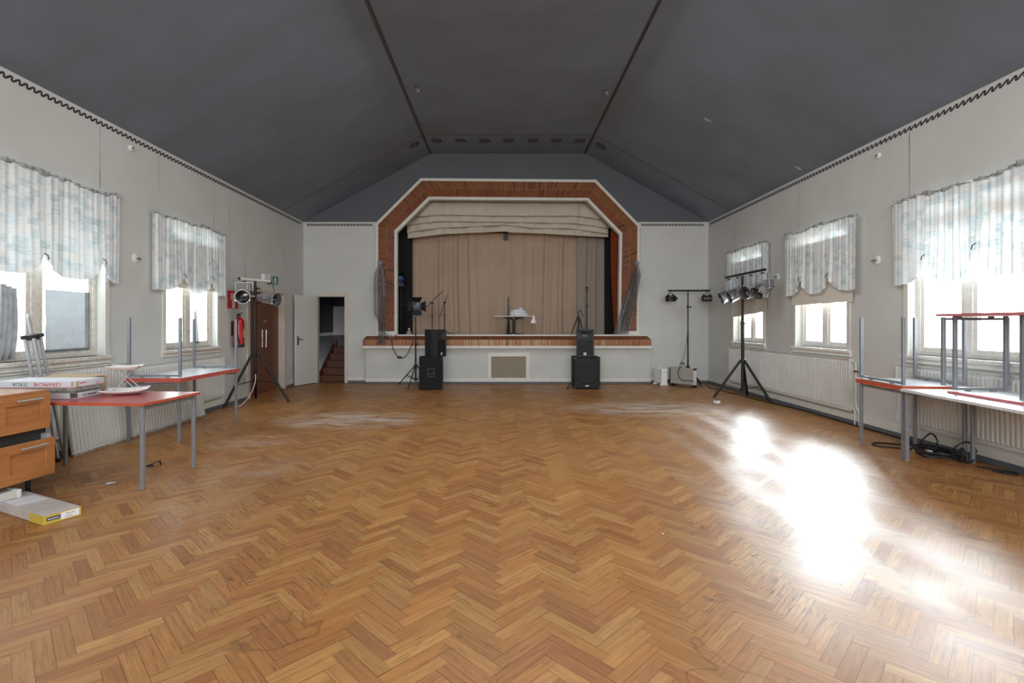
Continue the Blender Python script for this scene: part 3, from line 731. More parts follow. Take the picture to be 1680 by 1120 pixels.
g=G(); g.tube([(xm,13.0,3.72),(xm,13.0,3.66),(xm,13.0,3.60)],0.01); g.make('cord_guide',METB,o,True)
# rust coloured velvet wing curtain at the right
ro=drape('wing_curtain','rust orange velvet wing curtain gathered at the right edge of the stage opening',P(1001.5,0,12.35).x,P(1024,0,12.35).x,12.35,1.125,3.95,ORANGE,13,fold=0.09,dens=1.1,edge=lambda v:0.10*v**3)
# valance of four tiers
val=thing('stage_valance','pale beige four-tier swagged valance hanging above the stage curtains','valance',(0.15,12.6,3.3))
T1=[(662,352),(683,355.5),(725,352.5),(832,354.5),(945,354.3),(947,354.5),(995,361),(1016,366)]
T2=[(655,370),(671,369),(718.5,363),(830,364.3),(942,366.4),(998,374),(1012,376)]
T3=[(668,383),(673,380.3),(720,374.3),(830,369),(832,369.5),(878,374.3),(935,374.8),(992,382.8),(998,384)]
T4=[(669,391.5),(671,391),(727,384.3),(830,379.8),(835,381.4),(890,383.3),(972,388),(998,389)]
def itp(T,x):
    for a,b in zip(T,T[1:]):
        if a[0]<=x<=b[0]: return a[1]+(b[1]-a[1])*(x-a[0])/(b[0]-a[0])
    return T[0][1] if x<T[0][0] else T[-1][1]
for ti,(T_,Y_,top) in enumerate(((T1,12.45,312),(T2,12.53,340),(T3,12.61,350),(T4,12.69,358))):
    xs0,xs1=T_[0][0],T_[-1][0]
    if ti==0: xs0,xs1=650,1016
    rnd=random.Random(40+ti); ph=[rnd.uniform(0,6) for _ in range(6)]
    def fn(u,v,T_=T_,Y_=Y_,top=top,xs0=xs0,xs1=xs1,ph=ph):
        px=xs0+(xs1-xs0)*u; b=itp(T_,px); py=top+(b-top)*v
        f=0.022*math.sin(px*0.11+ph[0])+0.014*math.sin(px*0.35+ph[1]+2*v)*v
        f+=0.035*math.exp(-((px-(818+8*(1-v)*-2))/9)**2)*(1-v*0.5)+0.02*math.exp(-((px-(726-v*2))/4)**2)-0.03*math.exp(-((px-945)/3.5)**2)
        # diagonal drags in the cloth
        f+=0.012*math.sin((px*0.12+py*0.22)+ph[2])*math.exp(-((px-800)/30)**2)
        return P(px,py,Y_+f-0.06*v)
    g=G(); g.grid(fn,220,10); o=g.make('valance_tier',VAL,val,True,smooth=True)
    sm=o.modifiers.new('thick','SOLIDIFY'); sm.thickness=0.012
# net drapes knotted to the surround
def net(label,Lp,Rp,Y,seed):
    r=thing('net_drape',label,'net drape',P(Lp[0][0],Lp[-1][1],Y),group='grey net drapes')
    rnd=random.Random(seed); ph=[rnd.uniform(0,6) for _ in range(4)]
    def ip(T,y):
        for a,b in zip(T,T[1:]):
            if a[1]<=y<=b[1]: return a[0]+(b[0]-a[0])*(y-a[1])/(b[1]-a[1])
        return T[-1][0] if y>T[-1][1] else T[0][0]
    y0,y1=Lp[0][1],Lp[-1][1]
    def fn(u,v):
        y=y0+(y1-y0)*v; a,b=ip(Lp,y),ip(Rp,y); px=a+(b-a)*u
        f=0.05*math.sin(u*17+ph[0]+2*v)+0.03*math.sin(u*37+ph[1]-3*v)+0.02*math.sin(u*61)
        return P(px,y,Y-0.05+f*min(1,v*6))
    g=G(); g.grid(fn,60,50); g.make('netting',NET,r,True,smooth=True)
    p=P((Lp[0][0]+Rp[0][0])/2,y0+1,Y-0.05)
    g=G(); n=18
    def kf(u,v):
        t=2*PI*u; r_=0.05+0.02*math.sin(t*3+v*5); z=(v-0.5)*0.12; rr=r_*math.sqrt(max(0.02,1-(2*v-1)**2))
        return p+Vector((rr*math.cos(t),rr*0.8*math.sin(t),z))
    g.grid(kf,n,8); g.make('knot',NET,r,True,smooth=True)
    return r
net('grey net drape knotted to the left side of the stage surround',[(620,430),(619,436),(613,450),(612,470),(613,490),(613,515),(617,521),(621,530),(621,545),(618,560),(617,565)],[(627,430),(627,436),(632,450),(634.5,470),(634,490),(632,510),(631,525),(633,540),(632,549),(632,558),(633,564)],11.60,5)
net('grey net drape trailing from the right side of the stage surround onto the ledge',[(1042,431),(1041,440),(1033,465),(1022,495),(1012,530),(1006,548)],[(1047,431),(1049,440),(1051.5,450),(1045,490),(1037,525),(1031,548.5)],11.80,6)
# stray net cord trailing off the left drape, and cable with inline switch
g=G(); g.tube([P(630,545,11.58),P(638,551,11.58),P(644,554,11.6),P(650,549,11.72)],0.016,n=6,smooth=5); o=g.make('net_strand',NET,None); tag(o,'twisted strand of grey net lying on the stage ledge at left','net')
def cable(name,pts,r,label,cat='cable',m=None,smooth=6):
    g=G(); g.tube(pts,r,n=6,smooth=smooth); o=g.make(name,m or CORD,None,smooth=True); return tag(o,label,cat)
cb=cable('hanging_cable',[P(642,550,11.7),P(642.5,556,11.62),P(644,568,11.62),P(648,579,11.62),P(655,586,11.62),P(662,586.5,11.6),P(670,578,11.55),P(676,564,11.45),P(680,556,11.28)],0.009,'thin black cable looping below the stage ledge beside the tripod spotlight')
g=G(); g.lathe([(0.002,-0.06),(0.022,-0.045),(0.026,0),(0.022,0.045),(0.002,0.06)],Matrix.Translation(P(655.5,586,11.62))@Matrix.Rotation(PI/2,4,'Y'),n=12); g.make('inline_plug',CORD,cb,True,smooth=True)

# ---------------------------------------------------------------- doors
d1=sempty('door_1',(XL,(DY0+DY1)/2,0))
g=G()
for a,b in ((DY0-0.10,DY0),(DY1,DY1+0.10)): g.bx(XL,XL+0.02,a,b,0,DZ+0.0)
g.bx(XL,XL+0.02,DY0-0.10,DY1+0.10,DZ,DZ+0.10)
g.bx(XL-0.12,XL,DY0,DY0+0.02,0,DZ); g.bx(XL-0.12,XL,DY1-0.02,DY1,0,DZ); g.bx(XL-0.12,XL,DY0,DY1,DZ-0.02,DZ)
g.make('door_frame',CREAM,d1,True,bevel=0.003)
ymid=10.15
for a,b in ((DY0+0.02,ymid-0.003),(ymid+0.003,DY1-0.02)):
    g=G(); g.bx(XL-0.14,XL-0.10,a,b,0.012,DZ-0.02); g.make('door_leaf',DOORWOOD,d1,True,bevel=0.002)
g=G(); g.cyl((XL-0.095,ymid-0.03,0.93),(XL-0.095,ymid-0.03,1.28),0.013); g.cyl((XL-0.02,ymid-0.03,0.93),(XL-0.02,ymid-0.03,1.28),0.016)
for z in (0.98,1.23): g.cyl((XL-0.10,ymid-0.03,z),(XL-0.02,ymid-0.03,z),0.011)
g.make('pull_handle',CHROME,d1,True,smooth=True)
g=G(); g.cyl((XL-0.10,ymid+0.05,1.45),(XL-0.085,ymid+0.05,1.45),0.018); g.bar((XL-0.085,ymid+0.05,1.45),(XL-0.08,ymid+0.16,1.45),0.008,0.008); g.make('lock',ALU,d1,True)
g=G(); g.bx(XL-0.16,XL+0.02,DY0,DY1,0.0,0.012); g.make('threshold',mat('orange_oak_threshold',(176,106,56),0.5,scale=6),d1,True)
wallbox('wall_corridor',XL-0.45,XL-0.42,DY0-0.2,DY1+0.2,0,2.4,STAGEBLK)

d2=sempty('door_2',(DX0,YB,0))
g=G(); g.bx(DX0-0.075,DX0,YB-0.018,YB,0,DTOP); g.bx(DX1,DX1+0.07,YB-0.018,YB,0,DTOP); g.bx(DX0-0.075,DX1+0.07,YB-0.018,YB,DTOP,DTOP+0.08)
g.bx(DX0,DX0+0.02,YB,YB+0.14,0,DTOP); g.bx(DX1-0.02,DX1,YB,YB+0.14,0,DTOP); g.bx(DX0,DX1,YB,YB+0.14,DTOP-0.02,DTOP)
g.make('door_frame',CREAM,d2,True,bevel=0.003)
hp=Vector((DX0+0.005,YB-0.02,0)); le=Vector((-4.585,11.33,0)); dd=(le-hp).normalized(); nn=Vector((-dd.y,dd.x,0))
if nn.x>0: nn=-nn
th=0.04
g=G(); q=[hp,hp+dd*0.685,hp+dd*0.685+nn*th,hp+nn*th]
g.add([p+Vector((0,0,0.015)) for p in q]+[p+Vector((0,0,2.05)) for p in q],[(3,2,1,0),(4,5,6,7),(0,1,5,4),(1,2,6,5),(2,3,7,6),(3,0,4,7)])
leaf=g.make('door_leaf',mat('white_door_paint',(218,217,211),0.5,var=0.03,scale=2),d2,True,bevel=0.002)
hpz=hp+dd*0.615-nn*0.0
g=G(); g.bar(hpz+Vector((0,0,0.92))-nn*0.004,hpz+Vector((0,0,1.12))-nn*0.004,0.035,0.008,up=tuple(nn)); g.cyl(hpz-nn*0.0+Vector((0,0,1.05)),hpz-nn*0.05+Vector((0,0,1.05)),0.009); g.bar(hpz-nn*0.05+Vector((0,0,1.05)),hpz-nn*0.05-dd*0.11+Vector((0,0,1.05)),0.014,0.014); g.make('lever_handle',METB,leaf,True)
g=G()
for z in (0.94,1.0,1.06,1.12): g.bar(hp+dd*0.672-nn*0.002+Vector((0,0,z)),hp+dd*0.672-nn*0.002+Vector((0,0,z+0.012)),0.008,0.006,up=tuple(nn))
g.make('latch_screws',METB,leaf,True)
# stairwell behind the doorway
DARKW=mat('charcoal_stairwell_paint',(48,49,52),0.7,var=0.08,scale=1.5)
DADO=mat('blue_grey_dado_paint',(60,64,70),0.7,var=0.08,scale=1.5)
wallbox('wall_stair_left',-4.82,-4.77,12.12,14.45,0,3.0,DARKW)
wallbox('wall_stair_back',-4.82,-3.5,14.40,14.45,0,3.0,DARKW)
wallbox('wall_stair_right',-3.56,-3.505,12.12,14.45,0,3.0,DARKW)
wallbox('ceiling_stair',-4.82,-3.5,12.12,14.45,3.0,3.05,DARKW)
wallbox('floor_stair',-4.82,-3.5,YB+0.02,12.5,-0.1,-0.002,mat('worn_brown_boards',(120,84,58),0.6,scale=6))
g=G(); g.bx(-4.768,-3.56,14.385,14.40,1.08,1.16); g.bx(-4.77,-4.755,12.13,14.385,1.08,1.16); struct(g.make('trim_7',mat('grey_rail_paint',(150,148,142),0.6)))
st=thing('staircase','red-brown wooden stairs rising behind the open white door','stairs',(-4.0,12.35,0))
for i in range(5):
    z=0.135+0.163*i; y=12.35+0.25*i
    g=G(); g.bx(-4.42,-3.57,y,y+0.03,max(0,z-0.163),z-0.03,0); g.bx(-4.42,-3.57,y-0.02,y+0.28,z-0.03,z,1)
    g.make('step',[STAIRW,mat('worn_stair_tread',(112,66,46),0.5,scale=9,rgb2=(84,46,32))],st,True)
g=G(); g.bx(-4.42,-3.57,13.60,14.39,0.74,0.785); g.make('landing',STAIRW,st,True)
g=G(); g.prism([(12.33,0.0),(12.45,0.0),(13.5,0.66),(13.5,0.86),(13.4,0.86),(12.33,0.17)],lambda p,k:Vector((-4.46+0.04*k,p[0],p[1]))); g.make('stringer',STAIRW,st,True)
g=G(); g.bx(-4.47,-4.39,13.48,13.56,0.70,0.98); g.make('newel_post',STAIRW,st,True)

# ---------------------------------------------------------------- radiators
def ribbed(g,x,s,y0,y1,z0,z1,pitch,depth,tilt=0.0):
    """corrugated front; s points into the room"""
    n=int((y1-y0)/pitch); prof=[]
    for i in range(n):
        for t,d in ((0.0,0),(0.12,1),(0.5,1),(0.62,0)): prof.append((y0+(i+t)*pitch,d*depth))
    prof.append((y1,0))
    vs=[];m=len(prof); rows=((z0,0),(z0+0.03,0),(z0+0.05,1),(z1-0.05,1),(z1-0.03,0),(z1,0))
    for (z,k) in rows:
        for (y,d) in prof: vs.append((x+s*(0.0+d*k)+s*tilt*(z1-z)/(z1-z0),y,z))
    fs=[(j*m+i,j*m+i+1,(j+1)*m+i+1,(j+1)*m+i) for j in range(len(rows)-1) for i in range(m-1)]
    g.add(vs,fs)
def radiator(label,s,xw,y0,y1,z0,z1,pipe_y=None,off=0.028,thick=0.03):
    i=-s; xb=xw+i*off; xf=xb+i*thick
    r=thing('panel_radiator',label,'radiator',(xw,(y0+y1)/2,z0),group='wall radiators')
    g=G(); ribbed(g,xf,i,y0,y1,z0,z1,0.05,0.016); g.bx(xb,xf-i*0.001,y0,y1,z0,z1); g.make('ribbed_panel',RADW,r,True)
    g=G(); g.bx(xw+i*0.004,xf+i*0.016,y0-0.006,y1+0.006,z1,z1+0.014); g.make('top_cover',RADW,r,True,bevel=0.003)
    g=G(); g.bx(xw+i*0.002,xf+i*0.014,y0-0.008,y0,z0+0.02,z1); g.make('side_cover',RADW,r,True); g=G(); g.bx(xw+i*0.002,xf+i*0.014,y1,y1+0.008,z0+0.02,z1); g.make('side_cover',RADW,r,True)
    if pipe_y:
        g=G(); xp=xw+i*0.035
        g.tube([(xp,pipe_y[0],z1-0.03),(xp,pipe_y[0]-0.06,z1-0.035),(xp,pipe_y[0]-0.09,z1-0.12),(xp,pipe_y[0]-0.09,z0+0.12),(xp,pipe_y[0]-0.16,z0+0.0),(xp,pipe_y[0]-0.16,0.0)],0.011,n=8,smooth=5)
        g.tube([(xp,pipe_y[0]-0.03,z0+0.03),(xp,pipe_y[0]-0.07,z0),(xp,pipe_y[0]-0.07,0.0)],0.010,n=8,smooth=4); g.make('pipe',RADW,r,True,smooth=True)
        g=G(); g.cyl((xp-i*0.01,pipe_y[0]-0.09,z1-0.16),(xp+i*0.02,pipe_y[0]-0.09,z1-0.16),0.017); g.cyl((xp,pipe_y[0]-0.07,z1-0.16),(xp,pipe_y[0]-0.14,z1-0.16),0.010); g.make('valve',mat('aged_brass',(150,122,74),0.4,0.8),r,True)
    return r
radiator('long white ribbed radiator under the two far windows of the right wall',1,XR,7.04,10.75,0.187,0.905,(7.04,))
radiator('white ribbed radiator behind the stacked tables at right',1,XR,4.0,6.23,0.187,0.893,None,0.012,0.02)
radiator('white radiator under the left wall window nearest the camera',-1,XL,4.3,6.30,0.20,0.915)
radiator('white wall radiator under the left window beside the door, short end showing',-1,XL,6.40,8.43,0.20,0.865)
def leaner(label,y0,y1,z1,xb,xt):
    r=thing('detached_radiator',label,'radiator',(xb,(y0+y1)/2,0),group='loose radiator panels')
    g=G(); ribbed(g,xt,1,y0,y1,0.012,z1,0.05,0.012,tilt=xb-xt)
    g.add([(xb-0.02,y0,0.012),(xb,y0,0.012),(xt,y0,z1),(xt-0.02,y0,z1),(xb-0.02,y1,0.012),(xb,y1,0.012),(xt,y1,z1),(xt-0.02,y1,z1)],[(0,1,2,3),(7,6,5,4),(0,3,7,4),(3,2,6,7),(0,4,5,1)])
    g.make('ribbed_panel',RADW,r,True)
    g=G(); g.bar((xb+0.002,y0,0.012),(xb+0.002,y1,0.012),0.03,0.024); g.make('bottom_edge',RUST,r,True,bevel=0.003)
    return r
leaner('loose ribbed radiator panel leaning at the wall behind the red table, nearer the camera',5.32,6.13,0.62,-4.50,-4.575)
leaner('loose ribbed radiator panel leaning at the wall under the stacked tables, rusty bottom edge',6.17,7.70,0.62,-4.50,-4.575)
rs=thing('panel_radiator','white radiator greyed for shade on the dark wall at the head of the stairs','radiator',(-4.35,14.4,1.17))
g=G(); x0,x1=P(546.5,0,14.33).x,-3.7; z0,z1=P(0,545,14.33).z,P(0,502.5,14.33).z
g.bx(x0,x1,14.33,14.36,z0,z1); 
for k in range(int((x1-x0)/0.05)): g.bx(x0+0.01+k*0.05,x0+0.04+k*0.05,14.322,14.33,z0+0.04,z1-0.04)
g.make('ribbed_panel',mat('shaded_radiator_enamel',(150,150,147),0.5,var=0.06),rs,True)  # stairwell shade painted into the grey of the enamel
g=G(); g.tube([(x0-0.03,14.35,z1-0.05),(x0-0.04,14.35,z1-0.2),(x0-0.04,14.35,z0-0.1)],0.016,n=8,smooth=4); g.make('pipe',RADW,rs,True)
g=G(); g.bx(x0,x0+0.05,14.36,14.40,z0+0.1,z1-0.1); g.make('bracket',RADW,rs,True)
# ---------------------------------------------------------------- tables
def table(label,loc,rotz,LX,LY,top,edge,under,axis='x',flip=False,h=0.735,leglen=None,group=None,tube=0.03):
    """axis: direction of the leg frames' rails. Local: slab top at z=h; a turned-over table hangs its origin h above its slab."""
    th=0.025; leglen=leglen or (h-th)
    loc=Vector(loc); rot=(PI,0,-rotz) if flip else (0,0,rotz)
    if flip: rot=(PI,0,rotz); loc=loc+Vector((0,0,h))
    r=thing('cafe_table',label,'table',loc,rot,'red and white cafe tables')
    g=G(); g.box((0,0,h-th/2),(LX,LY,th)); g.m=[2,1,0,0,0,0] if False else [2,0,1,1,1,1]
    g.make('tabletop',[top,edge,under],r,bevel=0.0)
    ix,iy=LX/2-0.04,LY/2-0.04; zr=h-th-0.012-0.0125
    for s in (-1,1):
        g=G()
        if axis=='x':
            g.bar((-ix+tube/2,s*iy,zr),(ix-tube/2,s*iy,zr),0.025,0.025)
            for t in (-0.5,0.5): g.box((t*ix,s*iy,h-th-0.006),(0.05,0.02,0.012))
        else:
            g.bar((s*ix,-iy+tube/2,zr),(s*ix,iy-tube/2,zr),0.025,0.025)
            for t in (-0.5,0.5): g.box((s*ix,t*iy,h-th-0.006),(0.02,0.05,0.012))
        g.make('rail',STEEL,r,bevel=0.003)
    for sx in (-1,1):
        for sy in (-1,1):
            g=G(); g.box((sx*ix,sy*iy,h-th-leglen/2-0.003),(tube,tube,leglen-0.006)); l=g.make('leg',STEEL,r,bevel=0.003)
            g=G(); g.box((sx*ix,sy*iy,h-th-leglen+0.004),(tube+0.002,tube+0.002,0.008)); g.make('foot_cap',PLASB,l,True)
    return r
GAP=0.0
table('red-topped table at left carrying the tile boxes and tiered plates',(-3.665,4.635,0),-0.065,1.40,0.72,TOPRED,EDGEORG,TOPGREY,axis='y')
table('lower table of the left stack, upright, red edge',(-4.115,6.64,0),0.0,0.68,1.37,TOPRED,EDGERED,TOPGREY,axis='x')
table('upside-down table on top of the left stack, four legs pointing up',(-4.115,6.645,0.7355),0.01,0.68,1.37,TOPRED,EDGERED,TOPWHITE,axis='x',flip=True)
ra=R(-5)
table('upright orange-red edged table at the far end of the right stacks',(4.49,5.56,0),ra,0.67,0.78,TOPRED,EDGEORG,TOPGREY,axis='y')
table('upside-down table on the far orange-red edged table at right, legs up before the wall',(4.492,5.562,0.7355),ra,0.67,0.78,TOPRED,EDGEORG,TOPWHITE,axis='y',flip=True)
table('white-edged white table standing nearest the camera under the right stacks',(4.3645,4.308,0),R(-5.0),0.70,1.70,TOPWHITE,TOPWHITE,TOPGREY,axis='x')
table('upside-down pink-edged table on the white table at right',(4.53,4.47,0.7355),R(-3),0.54,0.74,EDGEPINK,EDGEPINK,TOPGREY,axis='x',flip=True)
table('topmost pink-edged table at right, upright on the legs of an upturned one',(4.53,4.45,0.7355),R(-1),0.68,0.86,EDGEPINK,EDGEPINK,EDGEPINK,axis='x',h=0.76,leglen=0.66)

# ---------------------------------------------------------------- things on and around the red table
def Mz(loc,deg): return Matrix.Translation(loc)@Matrix.Rotation(R(deg),4,'Z')
TZ=0.7355
def obox(g,M,c,d,mi=0):
    k=len(g.v); g.box(c,d,mi); 
    for i in range(k,len(g.v)): g.v[i]=M@g.v[i]
DEEPRED=mat('print_red',(200,40,48),0.5,var=0.03); INKGREEN=mat('print_green',(70,110,96),0.5,var=0.03); INK=mat('print_black',(50,50,54),0.6,var=0.05)
LIGHTTXT=mat('print_white',(236,236,236),0.5,var=0.02)
# bottom carton
bx1=thing('tile_carton','white carton with black print, lowest box on the red table','box',(-4.07,4.60,TZ),(0,0,R(4)))
g=G(); g.box((0,0,0.026),(0.62,0.31,0.05)); g.make('carton',CARDW,bx1,bevel=0.003)
g=G(); g.box((0.29,-0.156,0.03),(0.06,0.004,0.042)); g.make('torn_corner',mat('torn_brown_board',(96,82,70),0.9,var=0.2,scale=30),bx1)
Mb=wm(bx1)@Matrix.Translation((0.3108,0,0.026))@Matrix.Rotation(PI/2,4,'Z')@Matrix.Rotation(PI/2,4,'X')@Matrix.Rotation(PI,4,'Z')
lettering('30x30 BEIGE  12 PZ',0.020,Mb,INK,bx1)
# thin tiles between
bx2=thing('tile_stack','greenish grey stack of thin tiles between the two cartons on the red table','tiles',(-4.08,4.60,TZ+0.051),(0,0,R(2)))
g=G(); g.box((-0.02,0.005,0.011),(0.66,0.30,0.022),0); g.make('lower_tile',mat('grey_tile',(150,146,140),0.7,var=0.15,scale=30),bx2)
g=G(); g.box((-0.01,0.0,0.036),(0.68,0.32,0.027),0); g.make('upper_tile',mat('mottled_green_tile',(176,180,172),0.6,var=0.3,scale=40,rgb2=(96,112,98)),bx2)
# upper carton with upside-down lettering
bx3=thing('tile_carton','white carton with upside-down red CERAMICHE ITALIA lettering, topmost on the red table','box',(-4.08,4.595,TZ+0.101),(0,0,R(1.5)))
g=G(); g.box((0,0,0.03),(0.68,0.34,0.06)); g.make('carton',CARDW,bx3,bevel=0.002)
g=G(); g.box((0,-0.1708,0.006),(0.68,0.0014,0.004)); g.box((0.3408,0,0.006),(0.0014,0.34,0.004)); g.make('red_stripe',DEEPRED,bx3)
g=G(); g.box((0.3409,-0.145,0.03),(0.0016,0.03,0.056)); g.box((0.32,-0.1709,0.03),(0.022,0.0016,0.056)); g.make('torn_corner',mat('bare_board',(196,180,160),0.9,var=0.15,scale=30),bx3)
def front_text(b,txt,x,z,size,m,flip=True,y=-0.1712):
    M=wm(b)@Matrix.Translation((x,y,z))@Matrix.Rotation(PI/2,4,'X')
    if flip: M=M@Matrix.Rotation(PI,4,'Z')
    return lettering(txt,size,M,m,b)
lettering_c=front_text(bx3,'CERAMICHE',0.105,0.034,0.044,DEEPRED)
front_text(bx3,'ITALIA',-0.13,0.034,0.044,INKGREEN)
Mb=wm(bx3)@Matrix.Translation((0.3412,0.0,0.03))@Matrix.Rotation(PI/2,4,'Z')@Matrix.Rotation(PI/2,4,'X')@Matrix.Rotation(PI,4,'Z')
lettering('ceramiche',0.018,Mb@Matrix.Translation((0.08,-0.006,0)),DEEPRED,bx3)
lettering('C I',0.03,Mb@Matrix.Translation((-0.09,0.006,0)),DEEPRED,bx3)
# cardboard behind
bx4=thing('cardboard_box','open brown cardboard box behind the lettered carton on the red table','box',(-4.13,4.89,TZ),(0,0,R(-3)))
g=G(); g.box((0,0,0.08),(0.52,0.16,0.158)); g.make('carton',KRAFT,bx4,bevel=0.002)
g=G(); g.add([(-0.26,-0.08,0.160),(0.26,-0.08,0.160),(0.29,0.06,0.172),(-0.22,0.06,0.172)],[(0,1,2,3),(3,2,1,0)]); g.make('flap',KRAFT,bx4)
# tiered serving stand
sv=thing('tiered_plate_stand','two-tier stand of white square dishes on the red table','serving stand',(-3.56,4.80,TZ),(0,0,R(24)))
def dish(r,c,w,name):
    def fn(u,v):
        x=(u-0.5)*2; y=(v-0.5)*2; m=max(abs(x),abs(y)); z=0.035*max(0,(m-0.45)/0.55)**1.6+0.012*(abs(x*y))**1.5
        return Vector((c[0]+x*w/2,c[1]+y*w/2,c[2]+z))
    g=G(); g.grid(fn,20,20); o=g.make(name,PORC,r,smooth=True); s=o.modifiers.new('thick','SOLIDIFY'); s.thickness=0.006; s.offset=1
    return o
dish(sv,(0,0,0.003),0.34,'lower_dish'); dish(sv,(0.0,0.0,0.225),0.26,'upper_dish')
g=G()
for a,b in (((-0.075,-0.03,0.222),(0.10,-0.03,0.02)),((-0.045,0.03,0.222),(0.13,0.03,0.02)),((-0.075,-0.03,0.224),(-0.045,0.03,0.224)),((0.10,-0.03,0.018),(0.13,0.03,0.018)),((0.06,-0.03,0.222),(-0.1,0.0,0.02))): g.cyl(a,b,0.004,n=6)
g.make('wire_frame',ALU,sv)
# aluminium tripod folded against the wall
tp=thing('folded_tripod','folded silver aluminium tripod leaning under the left window behind the red table','tripod',(-4.47,5.16,0))
tb=Vector((-4.53,5.16,0.02)); tt=Vector((-4.50,4.86,1.27)); ax=(tt-tb).normalized(); sd=Vector((0.25,-0.97,0)).cross(ax).normalized(); sd=Vector((0.6,0.8,0)); sd=(sd-ax*sd.dot(ax)).normalized(); fd=ax.cross(sd)
for off in ((-0.055,0),(0.055,0),(0,-0.05)):
    b0=tb+sd*off[0]*1.1+fd*off[1]; t0=tt+sd*off[0]+fd*off[1]
    g=G(); g.bar(b0,t0,0.026,0.02); lg=g.make('leg',ALU,tp,True,bevel=0.004)
    g=G(); g.cyl(b0-ax*0.01,b0+ax*0.03,0.022); m_=b0+(t0-b0)*0.62; g.cyl(m_-ax*0.025,m_+ax*0.025,0.03); g.make('leg_clamp',PLASB,lg,True)
g=G(); g.cyl(tt-ax*0.02,tt+ax*0.03,0.05,n=14); g.bar(tt-sd*0.085+ax*0.01,tt+sd*0.085+ax*0.01,0.04,0.035); g.make('hub',PLASB,tp,True,bevel=0.004)
g=G(); g.cyl(tt-ax*0.45,tt+ax*0.20,0.014); g.make('centre_column',ALU,tp,True); g=G(); g.cyl(tt+ax*0.2,tt+ax*0.235,0.018,0.006); g.make('column_tip',ALU,tp,True)
# kitchen drawer unit
cbn=thing('drawer_cabinet','beech-fronted two-drawer kitchen unit standing at the left edge','cabinet',(-3.80,3.86,0),(0,0,R(-6)))
# local: +x is the front; y along the front
g=G(); g.bx(-0.58,-0.015,-0.42,0.34,0.16,0.835,0); cbk=g.make('carcass',mat('dark_carcass',(44,42,42),0.7,var=0.1),cbn)
g=G(); g.bx(-0.60,0.0,-0.43,0.345,0.835,0.855); g.make('top_panel',BEECH,cbn,bevel=0.002)
def drawer(y0,y1,z0,z1,x,name):
    g=G(); w=0.075
    g.bx(x,x+0.022,y0,y0+w,z0,z1); g.bx(x,x+0.022,y1-w,y1,z0,z1); g.bx(x,x+0.022,y0+w,y1-w,z0,z0+w); g.bx(x,x+0.022,y0+w,y1-w,z1-w,z1)
    g.bx(x,x+0.010,y0+w,y1-w,z0+w,z1-w)
    d=g.make(name,BEECH,cbn,bevel=0.002)
    g=G(); ym=(y0+y1)/2+0.03; zz=z1-0.04; g.cyl((x+0.05,ym-0.10,zz),(x+0.05,ym+0.10,zz),0.007,n=8)
    for t in (-0.08,0.08): g.cyl((x+0.02,ym+t,zz),(x+0.05,ym+t,zz),0.005,n=8)
    g.make('handle',ALU,d)
    g=G(); g.bx(-0.45,x,y0+0.03,y1-0.03,z0+0.03,z1-0.09); g.make('drawer_box',mat('black_drawer_box',(34,34,35),0.6,var=0.1),d); return d
drawer(-0.07,0.345,0.545,0.835,0.0,'drawer'); drawer(-0.07,0.352,0.165,0.465,0.035,'drawer')
drawer(-0.43,-0.075,0.545,0.835,0.0,'drawer'); drawer(-0.43,-0.075,0.165,0.465,0.035,'drawer')
g=G(); g.bx(-0.06,0.036,0.30,0.335,0.44,0.50); g.make('drawer_runner',ALU,cbn)
for y in (0.27,-0.36):
    for x in (-0.10,-0.5):
        g=G(); g.cyl((x,y,0.012),(x,y,0.16),0.018); g.cyl((x,y,0.0),(x,y,0.014),0.034,n=16); g.cyl((x,y,0.14),(x,y,0.16),0.03); g.make('leg',PLASB,cbn)
# flat box on the floor and louvred bundle
e0=Vector((-3.177,3.51,0)); e1=Vector((-3.082,3.712,0)); ed=(e1-e0).normalized(); wd=(e1-e0).length; inn=Vector((-ed.y,ed.x,0))
ang=math.atan2(ed.y,ed.x)
fb=thing('flat_carton','long grey carton with yellow label end lying on the floor before the drawer unit','box',((e0+e1)/2),(0,0,ang))
# local: x along the label end, +y into the picture
g=G(); g.box((0,0.40,0.032),(wd,0.80,0.062)); g.make('carton',mat('grey_carton',(176,164,158),0.6,var=0.07,scale=5,rgb2=(196,190,188)),fb,bevel=0.002)
g=G(); g.box((0,-0.0006,0.032),(wd+0.001,0.0016,0.0625)); g.box((-wd/2-0.0004,0.095,0.032),(0.0016,0.19,0.0625)); g.make('yellow_label',YEL,fb)
g=G(); g.box((-wd*0.235,-0.002,0.034),(wd*0.36,0.0016,0.026)); g.make('dark_label',mat('label_slate',(72,80,98),0.5,var=0.04),fb)
g=G(); g.box((wd*0.20,-0.002,0.032),(wd*0.50,0.0016,0.048)); g.make('white_label',PUREW,fb)
def end_text(t,x,z,sz,m): return lettering(t,sz,wm(fb)@Matrix.Translation((x,-0.0034,z))@Matrix.Rotation(PI/2,4,'X'),m,fb)
end_text('Bergabeton',-wd*0.235,0.034,0.0145,LIGHTTXT); end_text('CS MAT E',wd*0.16,0.021,0.010,INK); end_text('60x60 cm  grigio',wd*0.2,0.042,0.008,INK)
g=G(); g.box((0.0,0.52,0.0636),(wd*0.8,0.2,0.0012)); g.make('paper_note',CARDW,fb)
lb=thing('louvre_bundle','bundle of white louvred slats lying on the grey carton under the drawer unit','slats',(-3.84,3.74,0.064),(0,0,R(72)))
g=G()
for k in range(7): g.box((-0.02,0.0,0.005+k*0.008),(0.46,0.13,0.0055))
g.make('slats',TRIMW,lb); g=G(); g.box((0.19,0.0,0.030),(0.02,0.133,0.062)); g.make('end_strap',RADW,lb)

